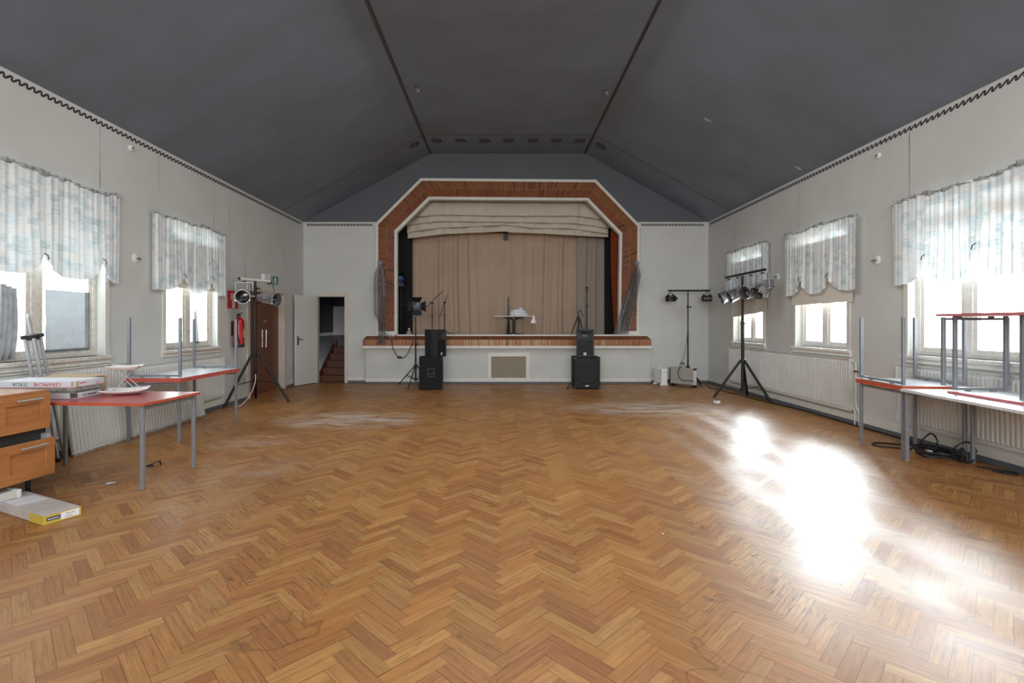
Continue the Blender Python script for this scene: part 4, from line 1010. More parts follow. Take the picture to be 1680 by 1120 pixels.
# ---------------------------------------------------------------- stands and stage lamps
def stand(name,label,cat,base,feet,hub,top,low,bars=(),r=0.017,legr=0.014,frac=0.62,m=METB,barm=None,base_z=0.0,knob_z=None):
    rt=thing(name,label,cat,base,(0,0,0),'tripod lighting stands')
    b=Vector(base)
    def W(x,y,z): return Vector((x,y,z))
    g=G(); g.cyl((0,0,low-0.03),(0,0,hub+(top-hub)*0.45),r+0.004); g.cyl((0,0,hub+(top-hub)*0.44),(0,0,top),r); g.make('pole',m,rt,smooth=True)
    g=G(); g.cyl((0,0,hub-0.03),(0,0,hub+0.03),r+0.028,n=14); g.cyl((0,0,low-0.02),(0,0,low+0.02),r+0.016); kz=knob_z or hub+(top-hub)*0.44
    g.cyl((0,0,kz-0.03),(0,0,kz+0.03),r+0.012); g.cyl((0,0,kz),(r+0.06,0,kz),0.008); g.cyl((r+0.045,0,kz-0.018),(r+0.045,0,kz+0.018),0.012)
    g.make('collar',m,rt)
    for f in feet:
        f=Vector((f[0],f[1],0.0)); d=f.normalized()
        g=G(); p0=Vector((d.x*(r+0.02),d.y*(r+0.02),hub)); p1=f+Vector((0,0,0.02))
        g.cyl(p0,p1,legr); l=g.make('leg',m,rt,smooth=True)
        g=G(); g.cyl(p1+(p0-p1).normalized()*0.07,p1-Vector((0,0,0.018)),legr+0.006); g.make('rubber_foot',PLASB,l,True)
        q=p0+(p1-p0)*frac; g=G(); g.bar((d.x*(r+0.01),d.y*(r+0.01),low),q,0.022,0.012); g.make('brace',m,rt)
    for k,(p,q) in enumerate(bars):
        g=G(); g.bar(p,q,0.038,0.038); g.make('crossbar',barm or m,rt)
    return rt
def par(label,clamp,aim,s=1.0,group=None,drop=0.24,lensm=LENS,body=CHROME,cap=CHROME):
    r=thing('par_lamp',label,'stage lamp',clamp,(0,0,0),group)
    aim=Vector(aim).normalized(); pv=Vector((0,0,-drop*s))
    ah=Vector((aim.x,aim.y,0)); side=Vector((-aim.y,aim.x,0)).normalized()
    up=side.cross(aim)
    M=Matrix.Translation(pv)@Matrix((side,up,aim)).transposed().to_4x4()
    rad=0.105*s
    g=G(); prof=[(0.03,-0.20),(0.055,-0.195),(0.06,-0.15),(0.078,-0.14),(0.082,-0.125),(0.088,-0.08),(0.1,-0.07),(0.1,-0.03),(0.106,-0.02),(0.106,0.12),(0.112,0.125),(0.112,0.15),(0.104,0.15),(0.1,0.02),(0.001,0.0)]
    g.lathe([(a*s,b*s) for a,b in prof],M,n=24); g.make('housing',body,r,smooth=True)
    g=G(); g.lathe([(0.099*s,0.035*s),(0.06*s,0.05*s),(0.001,0.055*s)],M,n=24); g.make('lens',lensm,r,smooth=True)
    g=G(); g.lathe([(0.001,-0.235*s),(0.03*s,-0.23*s),(0.035*s,-0.19*s)],M,n=14); g.make('back_cap',cap,r,smooth=True)
    g=G(); w=0.125*s; zt=-0.045
    for q in ((-1,1)): pass
    g.bar(pv-side*w+aim*0.0,Vector((0,0,zt))-side*w,0.03,0.006,up=tuple(side)); g.bar(pv+side*w,Vector((0,0,zt))+side*w,0.03,0.006,up=tuple(side)); g.bar(Vector((0,0,zt))-side*w,Vector((0,0,zt))+side*w,0.03,0.006)
    for q in (-1,1): g.cyl(pv+side*(w-0.02)*q,pv+side*(w+0.03)*q,0.014)
    g.make('yoke',ALU,r)
    g=G(); g.cyl((0,0,zt),(0,0,-0.016),0.012); g.box((0,0,-0.028),(0.05,0.05,0.012)); g.make('clamp',METB,r)
    g=G()
    for t in range(3):
        a=2*PI*t/3+0.5; p=M@Vector((0.116*s*math.cos(a),0.116*s*math.sin(a),0.14*s)); g.box(p,(0.022,0.022,0.03))
    g.make('gel_clip',ALU,r)
    g=G(); p0=M@Vector((0,0,-0.23*s)); g.tube([p0,p0-aim*0.06-Vector((0,0,0.02)),p0-aim*0.05-Vector((0,0,0.12)),p0+side*0.06-Vector((0,0,0.10)),pv+side*0.14-Vector((0,0,0.02)),Vector((0,0,-0.05))+side*0.10],0.005,n=5,smooth=5); g.make('cable',CORD,r)
    return r
# left stand
BL=Vector((-4.34,8.93,0))
stand('lighting_stand','black tripod stand with white bar before the brown door','lighting stand',BL,[(-0.27,-0.50),(0.59,0.02),(-0.24,0.52)],0.90,2.15,0.40,r=0.022,legr=0.022,knob_z=2.02)
g=G(); a=Vector((-4.47,8.66,2.175)); b_=Vector((-4.19,9.2,2.175)); g.bar(a,b_,0.03,0.035); o=g.make('lamp_bar',TRIMW,None,bevel=0.003); tag(o,'white bar on top of the stand before the brown door, carrying two chrome lamps','bar')
g=G(); g.box(a-(b_-a).normalized()*0.01,(0.034,0.034,0.04)); g.box(b_+(b_-a).normalized()*0.01,(0.034,0.034,0.04)); g.make('end_cap',PLASB,o,True)
par('chrome stage lamp facing the camera, left on the white bar by the brown door',(-4.432,8.74,2.157),(0.28,-1,-0.12),1.08,'chrome stage lamps by the brown door',0.26)
par('chrome stage lamp turned sideways, right on the white bar by the brown door',(-4.205,9.17,2.157),(0.95,-0.22,-0.12),1.12,'chrome stage lamps by the brown door',0.27)
# right stand with four lamps
BR_=Vector((4.49,9.40,0))
stand('lighting_stand','tall black tripod stand with sloping bar in front of the right wall radiator','lighting stand',BR_,[(-0.51,0.07),(0.25,-0.52),(0.30,0.44)],0.71,2.29,0.19,bars=[((0.035,0.80,2.33),(0.035,-0.74,2.33))],r=0.024,legr=0.023)
X4=4.525
par('silver stage lamp at the far left end of the sloping bar',(X4,10.05,2.31),(-0.9,0.12,-0.40),1.12,'silver stage lamps on the sloping bar',0.30)
par('silver stage lamp second from the left on the sloping bar, against the pole',(X4,9.68,2.31),(-0.9,0.10,-0.38),1.12,'silver stage lamps on the sloping bar',0.30)
par('silver stage lamp right of the pole on the sloping bar, dark lens facing out',(X4-0.0,9.17,2.31),(-0.88,-0.38,-0.14),1.1,'silver stage lamps on the sloping bar',0.30)
par('silver stage lamp at the near right end of the sloping bar, tilted down',(X4,8.76,2.31),(-0.75,-0.28,-0.52),1.1,'silver stage lamps on the sloping bar',0.27)
# far right stand with two effect lights
BF=Vector((4.23,11.45,0))
stand('lighting_stand','thin black T-bar stand in the far right corner','lighting stand',BF,[(0.17,-0.36),(0.42,0.31),(-0.43,0.30)],0.42,2.13,0.20,bars=[((-0.45,0,2.15),(0.50,0,2.15))],r=0.014,legr=0.012,knob_z=1.78)
def effect(label,c,rz,led=False):
    r=thing('effect_light',label,'stage lamp',c,(0,0,R(rz)),'effect lights on the T-bar')
    g=G(); g.lathe([(0.001,-0.075),(0.10,-0.075),(0.12,-0.06),(0.12,0.04),(0.10,0.06),(0.001,0.06)],n=10); g.make('housing',METB,r,bevel=0.0)
    g=G()
    for k in range(4): g.box((-0.075+0.05*k,-0.118,-0.01),(0.034,0.012,0.05))
    g.make('lens',LENS if not led else mat('pale_lens',(150,150,146),0.2,var=0.3,scale=60),r)
    g=G()
    for sx in (-1,1): g.bar((sx*0.06,0,0.05),(sx*0.05,0,0.105),0.02,0.006); g.cyl((sx*0.085,0,0.075),(sx*0.06,0,0.075),0.016)
    g.box((0,0,0.107),(0.12,0.02,0.006)); g.cyl((0,0,0.107),(0,0,0.150),0.010); g.make('bracket',METB,r); return r
effect('black effect light hanging at the left end of the T-bar in the far corner',(3.84,11.45,1.98),20)
effect('black effect light hanging at the right end of the T-bar, pale lenses showing',(4.66,11.45,1.98),-10,True)
cable('loose_cable',[Vector((4.235,11.43,1.6)),Vector((4.19,11.42,1.0)),Vector((4.10,11.38,0.62)),Vector((4.05,11.30,0.52))],0.005,'thin cable hanging from the T-bar stand down to the convector heater')
# spotlight before the stage
BS=Vector((-1.90,11.26,0))
stand('lighting_stand','black tripod stand left of the speaker stack before the stage','lighting stand',BS,[(-0.44,0.32),(-0.08,-0.50),(0.34,0.33)],0.46,1.56,0.16,r=0.014,legr=0.011,frac=0.5)
def fresnel(label,c,aim,lensm,s=1.0):
    r=thing('spotlight',label,'spotlight',c)
    aim=Vector(aim).normalized(); side=Vector((-aim.y,aim.x,0)).normalized(); up=side.cross(aim)*-1
    if up.z<0: up=-up
    M=Matrix((side,up,aim)).transposed().to_4x4()
    g=G(); g.lathe([(a*s,b*s) for a,b in ((0.001,-0.2),(0.07,-0.19),(0.09,-0.15),(0.095,0.0),(0.1,0.02),(0.1,0.04),(0.085,0.045))],M,n=20); g.make('housing',METB,r,smooth=True)
    g=G(); g.lathe([(0.085*s,0.04*s),(0.05*s,0.055*s),(0.001,0.06*s)],M,n=20); g.make('lens',lensm,r,smooth=True)
    for (u,v) in ((0,1),(0,-1),(1,0),(-1,0)):
        e=Vector((u,v,0)); f=Vector((-v,u,0)); q=[]
        for (al,w,z) in ((0.095,-0.075,0.03),(0.095,0.075,0.03),(0.20,0.12,0.09),(0.20,-0.12,0.09)):
            q.append(M@Vector((e*al+f*w+Vector((0,0,z)))*s))
        g=G(); g.add(q,[(0,1,2,3)]); o=g.make('barn_door',METB,r); sm=o.modifiers.new('t','SOLIDIFY'); sm.thickness=0.004
    g=G()
    for k in (-1,1): g.bar(M@Vector((k*0.105*s,0,-0.06*s)),Vector((0,0,-0.15*s))+side*k*0.08*s,0.02,0.006)
    g.bar(Vector((0,0,-0.15*s))-side*0.085*s,Vector((0,0,-0.15*s))+side*0.085*s,0.02,0.008); g.cyl((0,0,-0.15*s),(0,0,-0.225*s),0.012); g.make('yoke',METB,r); return r
fresnel('black barn-door spotlight with bluish lens on the stand before the stage',BS+Vector((0.03,-0.02,1.79)),(0.12,-1,-0.05),BLUELENS,1.0)
# spotlight inside the stage, left
stand('lighting_stand','dark tripod stand just inside the left edge of the stage opening','lighting stand',(P(658,0,12.4).x,12.4,1.12),[(0.02,-0.22),(-0.2,0.1),(0.14,0.2)],0.42,1.17,0.16,r=0.012,legr=0.011,m=METB)
fresnel('black spotlight with blue gel just inside the left edge of the stage opening',(P(657,0,12.4).x,12.4,P(0,457,12.4).z),(0.35,-0.9,-0.35),mat('blue_gel',(44,78,130),0.3,var=0.1),0.85)

# ---------------------------------------------------------------- speakers
def sub(label,loc,rz):
    r=thing('subwoofer',label,'subwoofer',loc,(0,0,R(rz)),'subwoofers before the stage')
    w,d,h=0.56,0.50,0.69
    g=G(); g.bx(-w/2,w/2,-d/2+0.02,d/2,0.012,h); g.make('cabinet',CARPB,r,bevel=0.006)
    g=G(); g.bx(-w/2+0.015,w/2-0.015,-d/2,-d/2+0.02,0.03,h-0.015); fg=g.make('front_grille',GRILLE,r,bevel=0.003)
    g=G(); M=Matrix.Translation((0,-d/2-0.001,h/2))@Matrix.Rotation(PI/2,4,'X')
    g.lathe([(0.232,0.0),(0.24,0.004),(0.236,0.006),(0.20,0.002),(0.10,0.0015),(0.05,0.004),(0.001,0.007)],M,n=36); g.make('woofer_cone',GRILLE,fg,smooth=True)
    g=G()
    for sx in (-1,1):
        for z in (0.0,1.0): g.box((sx*(w/2-0.022),-d/2+0.012,0.035+z*(h-0.06)),(0.05,0.03,0.05))
    g.make('corner_guard',PLASB,r,bevel=0.006)
    g=G(); g.box((0,-d/2-0.003,0.075),(0.075,0.004,0.026)); bd=g.make('badge',mat('silver_badge',(196,198,200),0.4,0.2,var=0.05),r)
    g=G()
    for sx in (-1,1):
        for sy in (-1,1): g.cyl((sx*(w/2-0.06),sy*(d/2-0.06),0),(sx*(w/2-0.06),sy*(d/2-0.06),0.014),0.02)
    g.make('rubber_feet',PLASB,r)
    for sx in (-1,1):
        g=G(); x=sx*w/2
        zc=h*0.53; q=0.072; hz=0.095
        g.bx(x-0.002,x+sx*0.004,-q,q,zc+hz-0.014,zc+hz); g.bx(x-0.002,x+sx*0.004,-q,q,zc-hz,zc-hz+0.014); g.bx(x-0.002,x+sx*0.004,-q,-q+0.014,zc-hz,zc+hz); g.bx(x-0.002,x+sx*0.004,q-0.014,q,zc-hz,zc+hz)
        g.bx(x-0.002,x+sx*0.004,-q,q,zc-0.035,zc-0.02)
        g.make('handle_plate',mat('grey_black_plastic',(58,60,64),0.5,var=0.06),r,bevel=0.002)
    return r
def speaker(label,loc,rz):
    r=thing('loudspeaker',label,'loudspeaker',loc,(0,0,R(rz)),'loudspeakers on the subwoofers')
    w,d,h=0.37,0.34,0.58; t=0.76
    def plan(z0,z1,y0,y1,g):
        poly=[(-w/2,y0),(w/2,y0),(w/2,y0+0.10),(w/2*t,y1),(-w/2*t,y1),(-w/2,y0+0.10)]
        g.prism(poly,lambda p,k:Vector((p[0],p[1],z1 if k else z0)))
    g=G(); plan(0.0,h,-d/2+0.05,d/2,g)
    y0,y1=-d/2,-d/2+0.05; b=0.028
    g.bx(-w/2,-w/2+b,y0,y1,0,h); g.bx(w/2-b,w/2,y0,y1,0,h); g.bx(-w/2+b,w/2-b,y0,y1,0,b); g.bx(-w/2+b,w/2-b,y0,y1,h-b,h); g.bx(-w/2+b,w/2-b,y0,y1,0.345,0.365)
    g.make('cabinet',PLASB,r,bevel=0.008)
    # horn: flared recess
    x0,x1,z0,z1=-w/2+b,w/2-b,0.365,h-b; xi,za,zb_=0.05,0.43,0.48
    g=G(); o=[(x0,y0+0.006,z0),(x1,y0+0.006,z0),(x1,y0+0.006,z1),(x0,y0+0.006,z1)]; i=[(-xi,y1-0.002,za),(xi,y1-0.002,za),(xi,y1-0.002,zb_),(-xi,y1-0.002,zb_)]
    g.add(o+i,[(0,1,5,4),(1,2,6,5),(2,3,7,6),(3,0,4,7),(4,5,6,7)]); g.make('horn',mat('horn_black',(46,48,51),0.42,var=0.05),r)
    g=G(); g.bx(x0,x1,y0+0.012,y1-0.002,b,0.345); gr=g.make('woofer_grille',GRILLE,r)
    M=Matrix.Translation((0,y0+0.011,0.185))@Matrix.Rotation(PI/2,4,'X')
    g=G(); g.lathe([(0.14,0.0),(0.145,0.004),(0.14,0.005),(0.08,0.002),(0.001,0.003)],M,n=30); g.make('cone_ring',GRILLE,gr,smooth=True)
    g=G(); g.box((0,y0+0.008,0.066),(0.056,0.006,0.056)); bd=g.make('badge',PUREW,r)
    g=G(); g.lathe([(0.011,0.0),(0.017,0.001),(0.011,0.0012)],Matrix.Translation((0.004,y0+0.0045,0.060))@Matrix.Rotation(PI/2,4,'X'),n=16); g.box((-0.012,y0+0.0045,0.078),(0.01,0.001,0.02)); g.make('emblem',INK,bd)
    return r
sl=Vector((-1.51,11.02,0))
sub('black subwoofer on the left before the stage, handle plate facing the camera',(-1.52,11.00,0),97.5)
speaker('black loudspeaker turned sideways on the left subwoofer',(-1.43,10.98,0.691),64)
sub('black subwoofer on the right before the stage, grille facing the camera',(1.845,11.06,0),-1.5)
speaker('black loudspeaker facing the camera on the right subwoofer',(1.825,11.0,0.691),-9)
cable('power_cable',[Vector((1.50,11.03,0.10)),Vector((1.46,10.95,0.05)),Vector((1.42,10.85,0.012)),Vector((1.40,10.82,0.012)),Vector((1.50,11.02,0.014))],0.008,'short black cable with plug lying at the left side of the right subwoofer')
# ---------------------------------------------------------------- stage things
SZ=1.12
def mic_stand(label,px,topy,boom0,boom1,Y):
    x=P(px,0,Y).x; zt=P(px,topy,Y).z
    r=thing('microphone_stand',label,'microphone stand',(x,Y,SZ),(0,0,0),'microphone stands on the stage')
    g=G(); g.cyl((0,0,0.03),(0,0,(zt-SZ)*0.6),0.012); g.cyl((0,0,(zt-SZ)*0.6),(0,0,zt-SZ),0.009); g.make('pole',METB,r,smooth=True)
    g=G(); g.cyl((0,0,(zt-SZ)*0.58),(0,0,(zt-SZ)*0.64),0.02); g.cyl((-0.03,0,zt-SZ),(0.03,0,zt-SZ),0.022); g.make('clutch',PLASB,r)
    for a in (0.5,2.6,4.7):
        g=G(); g.cyl((0,0,0.09),(0.28*math.cos(a),0.28*math.sin(a),0.012),0.009); g.make('leg',METB,r)
    if boom0:
        p,q=P(*boom0,Y-0.02)-r.location,P(*boom1,Y-0.04)-r.location
        g=G(); g.cyl(p,q,0.008); b=g.make('boom',METB,r,smooth=True)
        g=G(); d=(q-p).normalized(); g.cyl(q-d*0.04,q+d*0.05,0.017); g.make('clip',PLASB,b,True); g=G(); g.cyl(p,p+d*0.07,0.014); g.make('counterweight',PLASB,b,True)
    else:
        g=G(); g.cyl((0,0,zt-SZ-0.12),(0,0,zt-SZ+0.03),0.014); g.make('clip',PLASB,r)
    return r
mic_stand('microphone stand with boom rising to the right, behind the barn-door spotlight',709,497,(698.5,504),(727,477),12.35)
mic_stand('microphone stand with short steep boom, just right of the taller boom stand',729.5,496,(720.8,521),(735,482),12.5)
mic_stand('straight microphone stand at the right side of the stage',963,472,None,None,12.45)
# camera tripod
xt=P(949,0,12.35).x
ct=thing('camera_tripod','black camera tripod with silver head on the stage at right','tripod',(xt,12.35,SZ))
hz=P(0,521,12.35).z-SZ
for (fx,fy) in ((-0.20,-0.12),(0.12,-0.16),(0.05,0.22)):
    g=G(); g.cyl((fx*0.12,fy*0.12,hz),(fx,fy,0.012),0.017,0.010); g.make('leg',METB,ct,smooth=True)
g=G(); g.cyl((0,0,0.12),(0,0,hz+0.17),0.012); g.cyl((0,0,hz-0.03),(0,0,hz+0.03),0.035); g.make('centre_column',METB,ct)
g=G(); g.box((0,0,hz+0.20),(0.07,0.06,0.05)); g.box((0.0,0,hz+0.235),(0.10,0.08,0.02)); g.make('head',mat('grey_metal',(120,122,126),0.5,0.5,var=0.1),ct,bevel=0.004)
g=G(); g.cyl((0.04,0,hz+0.21),(0.11,-0.03,hz+0.02),0.010); g.make('pan_handle',METB,ct)
# pedestal table with plastic
Yt=12.5
xa_,xb_=P(811,0,Yt).x,P(876,0,Yt).x; xc_=P(843,0,Yt).x; zt_=P(0,518.3,Yt).z
pt=thing('pedestal_table','small pale-topped table on a black twin-tube pedestal in the middle of the stage','table',(xc_,Yt,SZ))
g=G(); g.bx(xa_,xb_,Yt-0.30,Yt+0.30,zt_-0.022,zt_); g.make('tabletop',mat('cream_laminate',(206,200,186),0.4,var=0.05),pt,True,bevel=0.004)
for s in (-1,1):
    g=G(); g.tube([(xc_+s*0.02,Yt,SZ+0.04),(xc_+s*0.02,Yt,zt_-0.16),(xc_+s*0.035,Yt,zt_-0.09),(xc_+s*0.09,Yt,zt_-0.055),(xc_+s*0.2,Yt,zt_-0.045)],0.016,n=8,smooth=6); g.make('pedestal_tube',METB,pt,True,smooth=True)
    g=G(); g.tube([(xc_+s*0.02,Yt,SZ+0.05),(xc_+s*0.1,Yt,SZ+0.03),(xc_+s*0.28,Yt,SZ+0.014)],0.014,n=8,smooth=5); g.make('foot',METB,pt,True,smooth=True)
g=G(); g.bx(xc_-0.24,xc_+0.24,Yt-0.02,Yt+0.02,zt_-0.045,zt_-0.022); g.make('support_bar',METB,pt,True)
g=G()
def bagf(u,v):
    t=2*PI*u; rr=1-v*0.98
    n1=noise.noise(Vector((math.cos(t)*1.6*rr+3,math.sin(t)*1.6*rr,v*2))); n2=noise.noise(Vector((math.cos(t)*5*rr,math.sin(t)*5*rr,v*6)))
    r_=rr*(1+0.25*n1); z=0.17*(1-rr**2.2)*(1+0.5*n1)+0.035*n2*(1 if v<0.98 else 0)
    return Vector((P(851,0,Yt).x+0.27*r_*math.cos(t),Yt-0.02+0.2*r_*math.sin(t),zt_+0.003+max(0,z)))
g.grid(bagf,60,24); o=g.make('crumpled_plastic',mat('white_crumpled_plastic',(240,240,244),0.25,var=0.08,scale=20,bump=0.5),None,smooth=False); tag(o,'crumpled clear plastic sheeting heaped on the stage table','plastic sheet')
g=G(); p=Vector((xb_-0.03,Yt-0.31,zt_-0.001)); g.grid(lambda u,v:p+Vector(((u-0.5)*(0.03+0.11*v)+0.01*math.sin(9*u+4*v),-0.012-0.02*math.sin(7*u)*v-0.03*v*(1-v),0.01-0.17*v-0.02*math.sin(3.14*u)*v)),10,10); g.make('hanging_corner',MATS['white_crumpled_plastic'],o,smooth=True)
# dark folded stand behind the table, clear bottle at left
xs=P(834,0,12.9).x
o=thing('folded_stand','black folded stand upright behind the stage table','stand',(xs,12.9,SZ))
g=G(); g.cyl((0,0,0.0),(0,0,0.52),0.05,0.012,n=10); g.make('folded_legs',METB,o); g=G(); g.cyl((0,0,0.50),(0,0,P(0,487,12.9).z-SZ),0.010); g.make('pole',METB,o)
bt=thing('plastic_bottle','clear crumpled plastic bottle on the stage floor by the left wing','bottle',(P(671.5,0,12.25).x,12.22,SZ))
g=G(); g.lathe([(0.001,0.0),(0.06,0.004),(0.065,0.04),(0.058,0.08),(0.03,0.11),(0.022,0.13),(0.022,0.15),(0.001,0.15)],n=16); g.make('bottle_body',BAG,bt,smooth=True); g=G(); g.cyl((0,0,0.15),(0,0,0.175),0.024); g.make('cap',PUREW,bt)

# ---------------------------------------------------------------- heaters in the far corner
dv=Vector((0.36,-0.44,0)).normalized(); ah=math.atan2(dv.y,dv.x)
cv=thing('convector_heater','grey flat convector heater on black feet in the far right corner','heater',(4.035,11.30,0),(0,0,ah))
g=G(); g.bx(-0.285,0.285,0.0,0.09,0.055,0.42); g.make('front_panel',mat('warm_grey_enamel',(172,166,158),0.45,var=0.05),cv,bevel=0.004)
g=G(); g.bx(0.285,0.30,-0.002,0.10,0.055,0.375); g.make('side_panel',PUREW,cv); g=G(); g.bx(0.283,0.302,-0.004,0.102,0.375,0.42); g.bx(-0.302,-0.283,-0.004,0.102,0.055,0.42); g.make('end_cap',PLASB,cv)
for x in (-0.24,0.27):
    g=G(); g.bx(x-0.03,x+0.03,-0.05,0.14,0.0,0.02); g.bx(x-0.02,x+0.02,0.01,0.08,0.02,0.056); g.make('foot',PLASB,cv)
hc=cable('heater_cable',[wm(cv)@Vector(p) for p in ((0.0,0.05,0.44),(-0.02,-0.02,0.43),(-0.07,-0.03,0.33),(-0.04,-0.035,0.2),(0.06,-0.035,0.14),(0.16,-0.03,0.15),(0.25,-0.02,0.15),(0.31,0.02,0.13))],0.007,'black cable looped over the front of the convector heater')
g=G(); p=wm(cv)@Vector((-0.01,0.03,0.50)); g.tube([p+Vector((-0.06,0,-0.07)),p+Vector((-0.03,0.0,0.0)),p+Vector((0.04,0.01,0.03)),p+Vector((0.05,0,-0.02)),p+Vector((-0.03,-0.01,0.02)),p+Vector((0.0,0,0.06))],0.008,n=6,smooth=4); g.make('knotted_plug',CORD,hc,True)
cable('flex_cable',[wm(cv)@Vector(p) for p in ((-0.25,-0.06,0.01),(-0.05,-0.12,0.01),(0.15,-0.13,0.01),(0.30,-0.05,0.01))],0.007,'black cord lying on the floor before the convector heater')
do=Vector((3.62-3.545,11.43-11.8,0)).normalized(); ao=math.atan2(do.y,do.x)
oh=thing('oil_heater','small white finned oil heater beside the stage end','heater',(3.60,11.63,0),(0,0,ao))
for k in range(7):
    g=G(); x=-0.16+k*0.048; g.bx(x-0.016,x+0.016,0.0,0.125,0.045,0.37); g.make('fin',mat('heater_white',(214,212,206),0.4,var=0.04),oh,bevel=0.012)
g=G(); g.bx(0.155,0.20,-0.01,0.135,0.03,0.385); g.make('control_panel',PUREW,oh,bevel=0.012)
g=G(); M=Matrix.Translation((0.201,0.06,0.31))@Matrix.Rotation(PI/2,4,'Y'); g.lathe([(0.03,0),(0.03,0.012),(0.001,0.012)],M,n=16); g.make('dial',ROSE,oh)
g=G(); g.tube([(-0.13,0.06,0.37),(-0.12,0.06,0.41),(-0.04,0.06,0.41),(-0.03,0.06,0.37)],0.012,n=6,smooth=4); g.make('carry_handle',PUREW,oh)
for x in (-0.14,0.17):
    g=G(); g.bx(x-0.02,x+0.02,-0.03,0.155,0.0,0.045); g.make('foot',PUREW,oh,bevel=0.006)

# ---------------------------------------------------------------- cables and floor bits
def FL(px,py,z=0.008): Y=H*F/(py-VY); return Vector(((px-VX)*Y/F,Y,z))
XB=XR-0.045
cable('floor_cable',[FL(1156,628.5),FL(1161,633),FL(1166,637),FL(1180,639),FL(1195,644),FL(1215,648),FL(1240,655)+Vector((-0.03,0,0)),Vector((XB,8.2,0.008)),Vector((XB+0.01,7.6,0.008)),Vector((XB-0.01,7.0,0.008)),Vector((XB,6.4,0.008)),Vector((XB-0.02,6.0,0.008)),Vector((4.72,5.86,0.008))],0.008,'long black cable running along the foot of the right wall')
def pile():
    pts=[]
    for (x,y,z) in ((4.70,5.80,0.009),(4.40,5.92,0.009),(4.28,5.80,0.009),(4.45,5.66,0.012),(4.62,5.60,0.014)): pts.append(Vector((x,y,z)))
    rnd=random.Random(9)
    for k in range(5):
        for t in range(9):
            a=t/9*2*PI; pts.append(Vector((4.60+0.16*math.cos(a)+rnd.uniform(-.03,.03),5.36+0.20*math.sin(a)+rnd.uniform(-.03,.03),0.012+0.012*k+rnd.uniform(0,0.02))))
    return pts
cp=cable('cable_coil',pile(),0.009,'tangled heap of black cable on the floor under the right tables',smooth=4)
for (cx,cy,cz,rx,rz,tl) in ((4.62,5.45,0.115,0.115,0.105,0.25),(4.68,5.10,0.11,0.10,0.10,-0.2),(4.665,5.13,0.075,0.06,0.065,0.1)):
    g=G(); g.tube([Vector((cx+rx*math.cos(t/14*2*PI),cy+tl*rx*math.cos(t/14*2*PI)+0.02*math.sin(t),cz+rz*math.sin(t/14*2*PI))) for t in range(15)],0.009,n=6,smooth=3); g.make('cable_loop',CORD,cp,smooth=True)
g=G(); g.tube([Vector(p) for p in ((4.62,4.92,0.02),(4.74,4.80,0.012),(4.80,4.72,0.012),(4.74,4.66,0.012),(4.64,4.78,0.012))],0.009,n=6,smooth=5); g.make('cable_loop',CORD,cp,smooth=True)
g=G(); g.box((4.53,5.52,0.03),(0.05,0.03,0.03)); g.box((4.55,5.38,0.04),(0.05,0.04,0.03)); g.make('connector',PUREW,cp,bevel=0.004)
cable('white_cord',[Vector((-4.30,8.86,0.52)),Vector((-4.29,8.84,0.42)),Vector((-4.31,8.82,0.30)),Vector((-4.36,8.75,0.14)),Vector((-4.42,8.62,0.02)),Vector((-4.45,8.50,0.008))],0.006,'thin white cord hanging from the stand before the brown door',m=PUREW)
so=thing('wall_socket','small white socket box lying on the floor by the right lighting stand','socket',FL(1176,661,0.0),(0,0,R(20)))
g=G(); g.box((0,0,0.022),(0.085,0.085,0.044)); g.make('socket_body',PUREW,so,bevel=0.006); g=G(); g.box((0,-0.01,0.046),(0.04,0.04,0.006)); g.make('socket_insert',GREYP,so)
br=thing('metal_bracket','small black metal bracket lying on the floor beside the red table','bracket',FL(250,765,0.0),(0,0,R(15)))
g=G(); g.bar((-0.055,0,0.008),(0.06,0.01,0.05),0.03,0.008); g.bar((0.06,0.01,0.05),(0.07,0.01,0.008),0.03,0.008); g.bar((-0.055,0,0.006),(0.0,0.03,0.006),0.02,0.01); g.make('bracket_plate',METB,br)
def scrap(px,py,w,d,rot,label,m=CARDW):
    p=FL(px,py,0.0025); g=G(); M=Mz(p,rot)
    g.add([M@Vector(v) for v in ((-w/2,-d/2,0),(w/2,-d/2,0.004),(w/2*0.9,d/2,0.002),(-w/2*0.8,d/2*0.9,0.006))],[(0,1,2,3)]); o=g.make('paper_scrap',m); return tag(o,label,'paper scrap','paper scraps on the floor')
scrap(182,793,0.07,0.05,30,'white paper scrap on the floor left of the red table leg')
scrap(1087,876,0.012,0.02,40,'tiny white scrap on the parquet in front, centre right')
scrap(404,691,0.03,0.02,10,'tiny white scrap on the floor right of the left table stack')
scrap(378,671,0.06,0.03,10,'small white scrap by the foot of the left lighting stand')
scrap(712,657,0.02,0.03,10,'tiny white scrap before the left subwoofer')

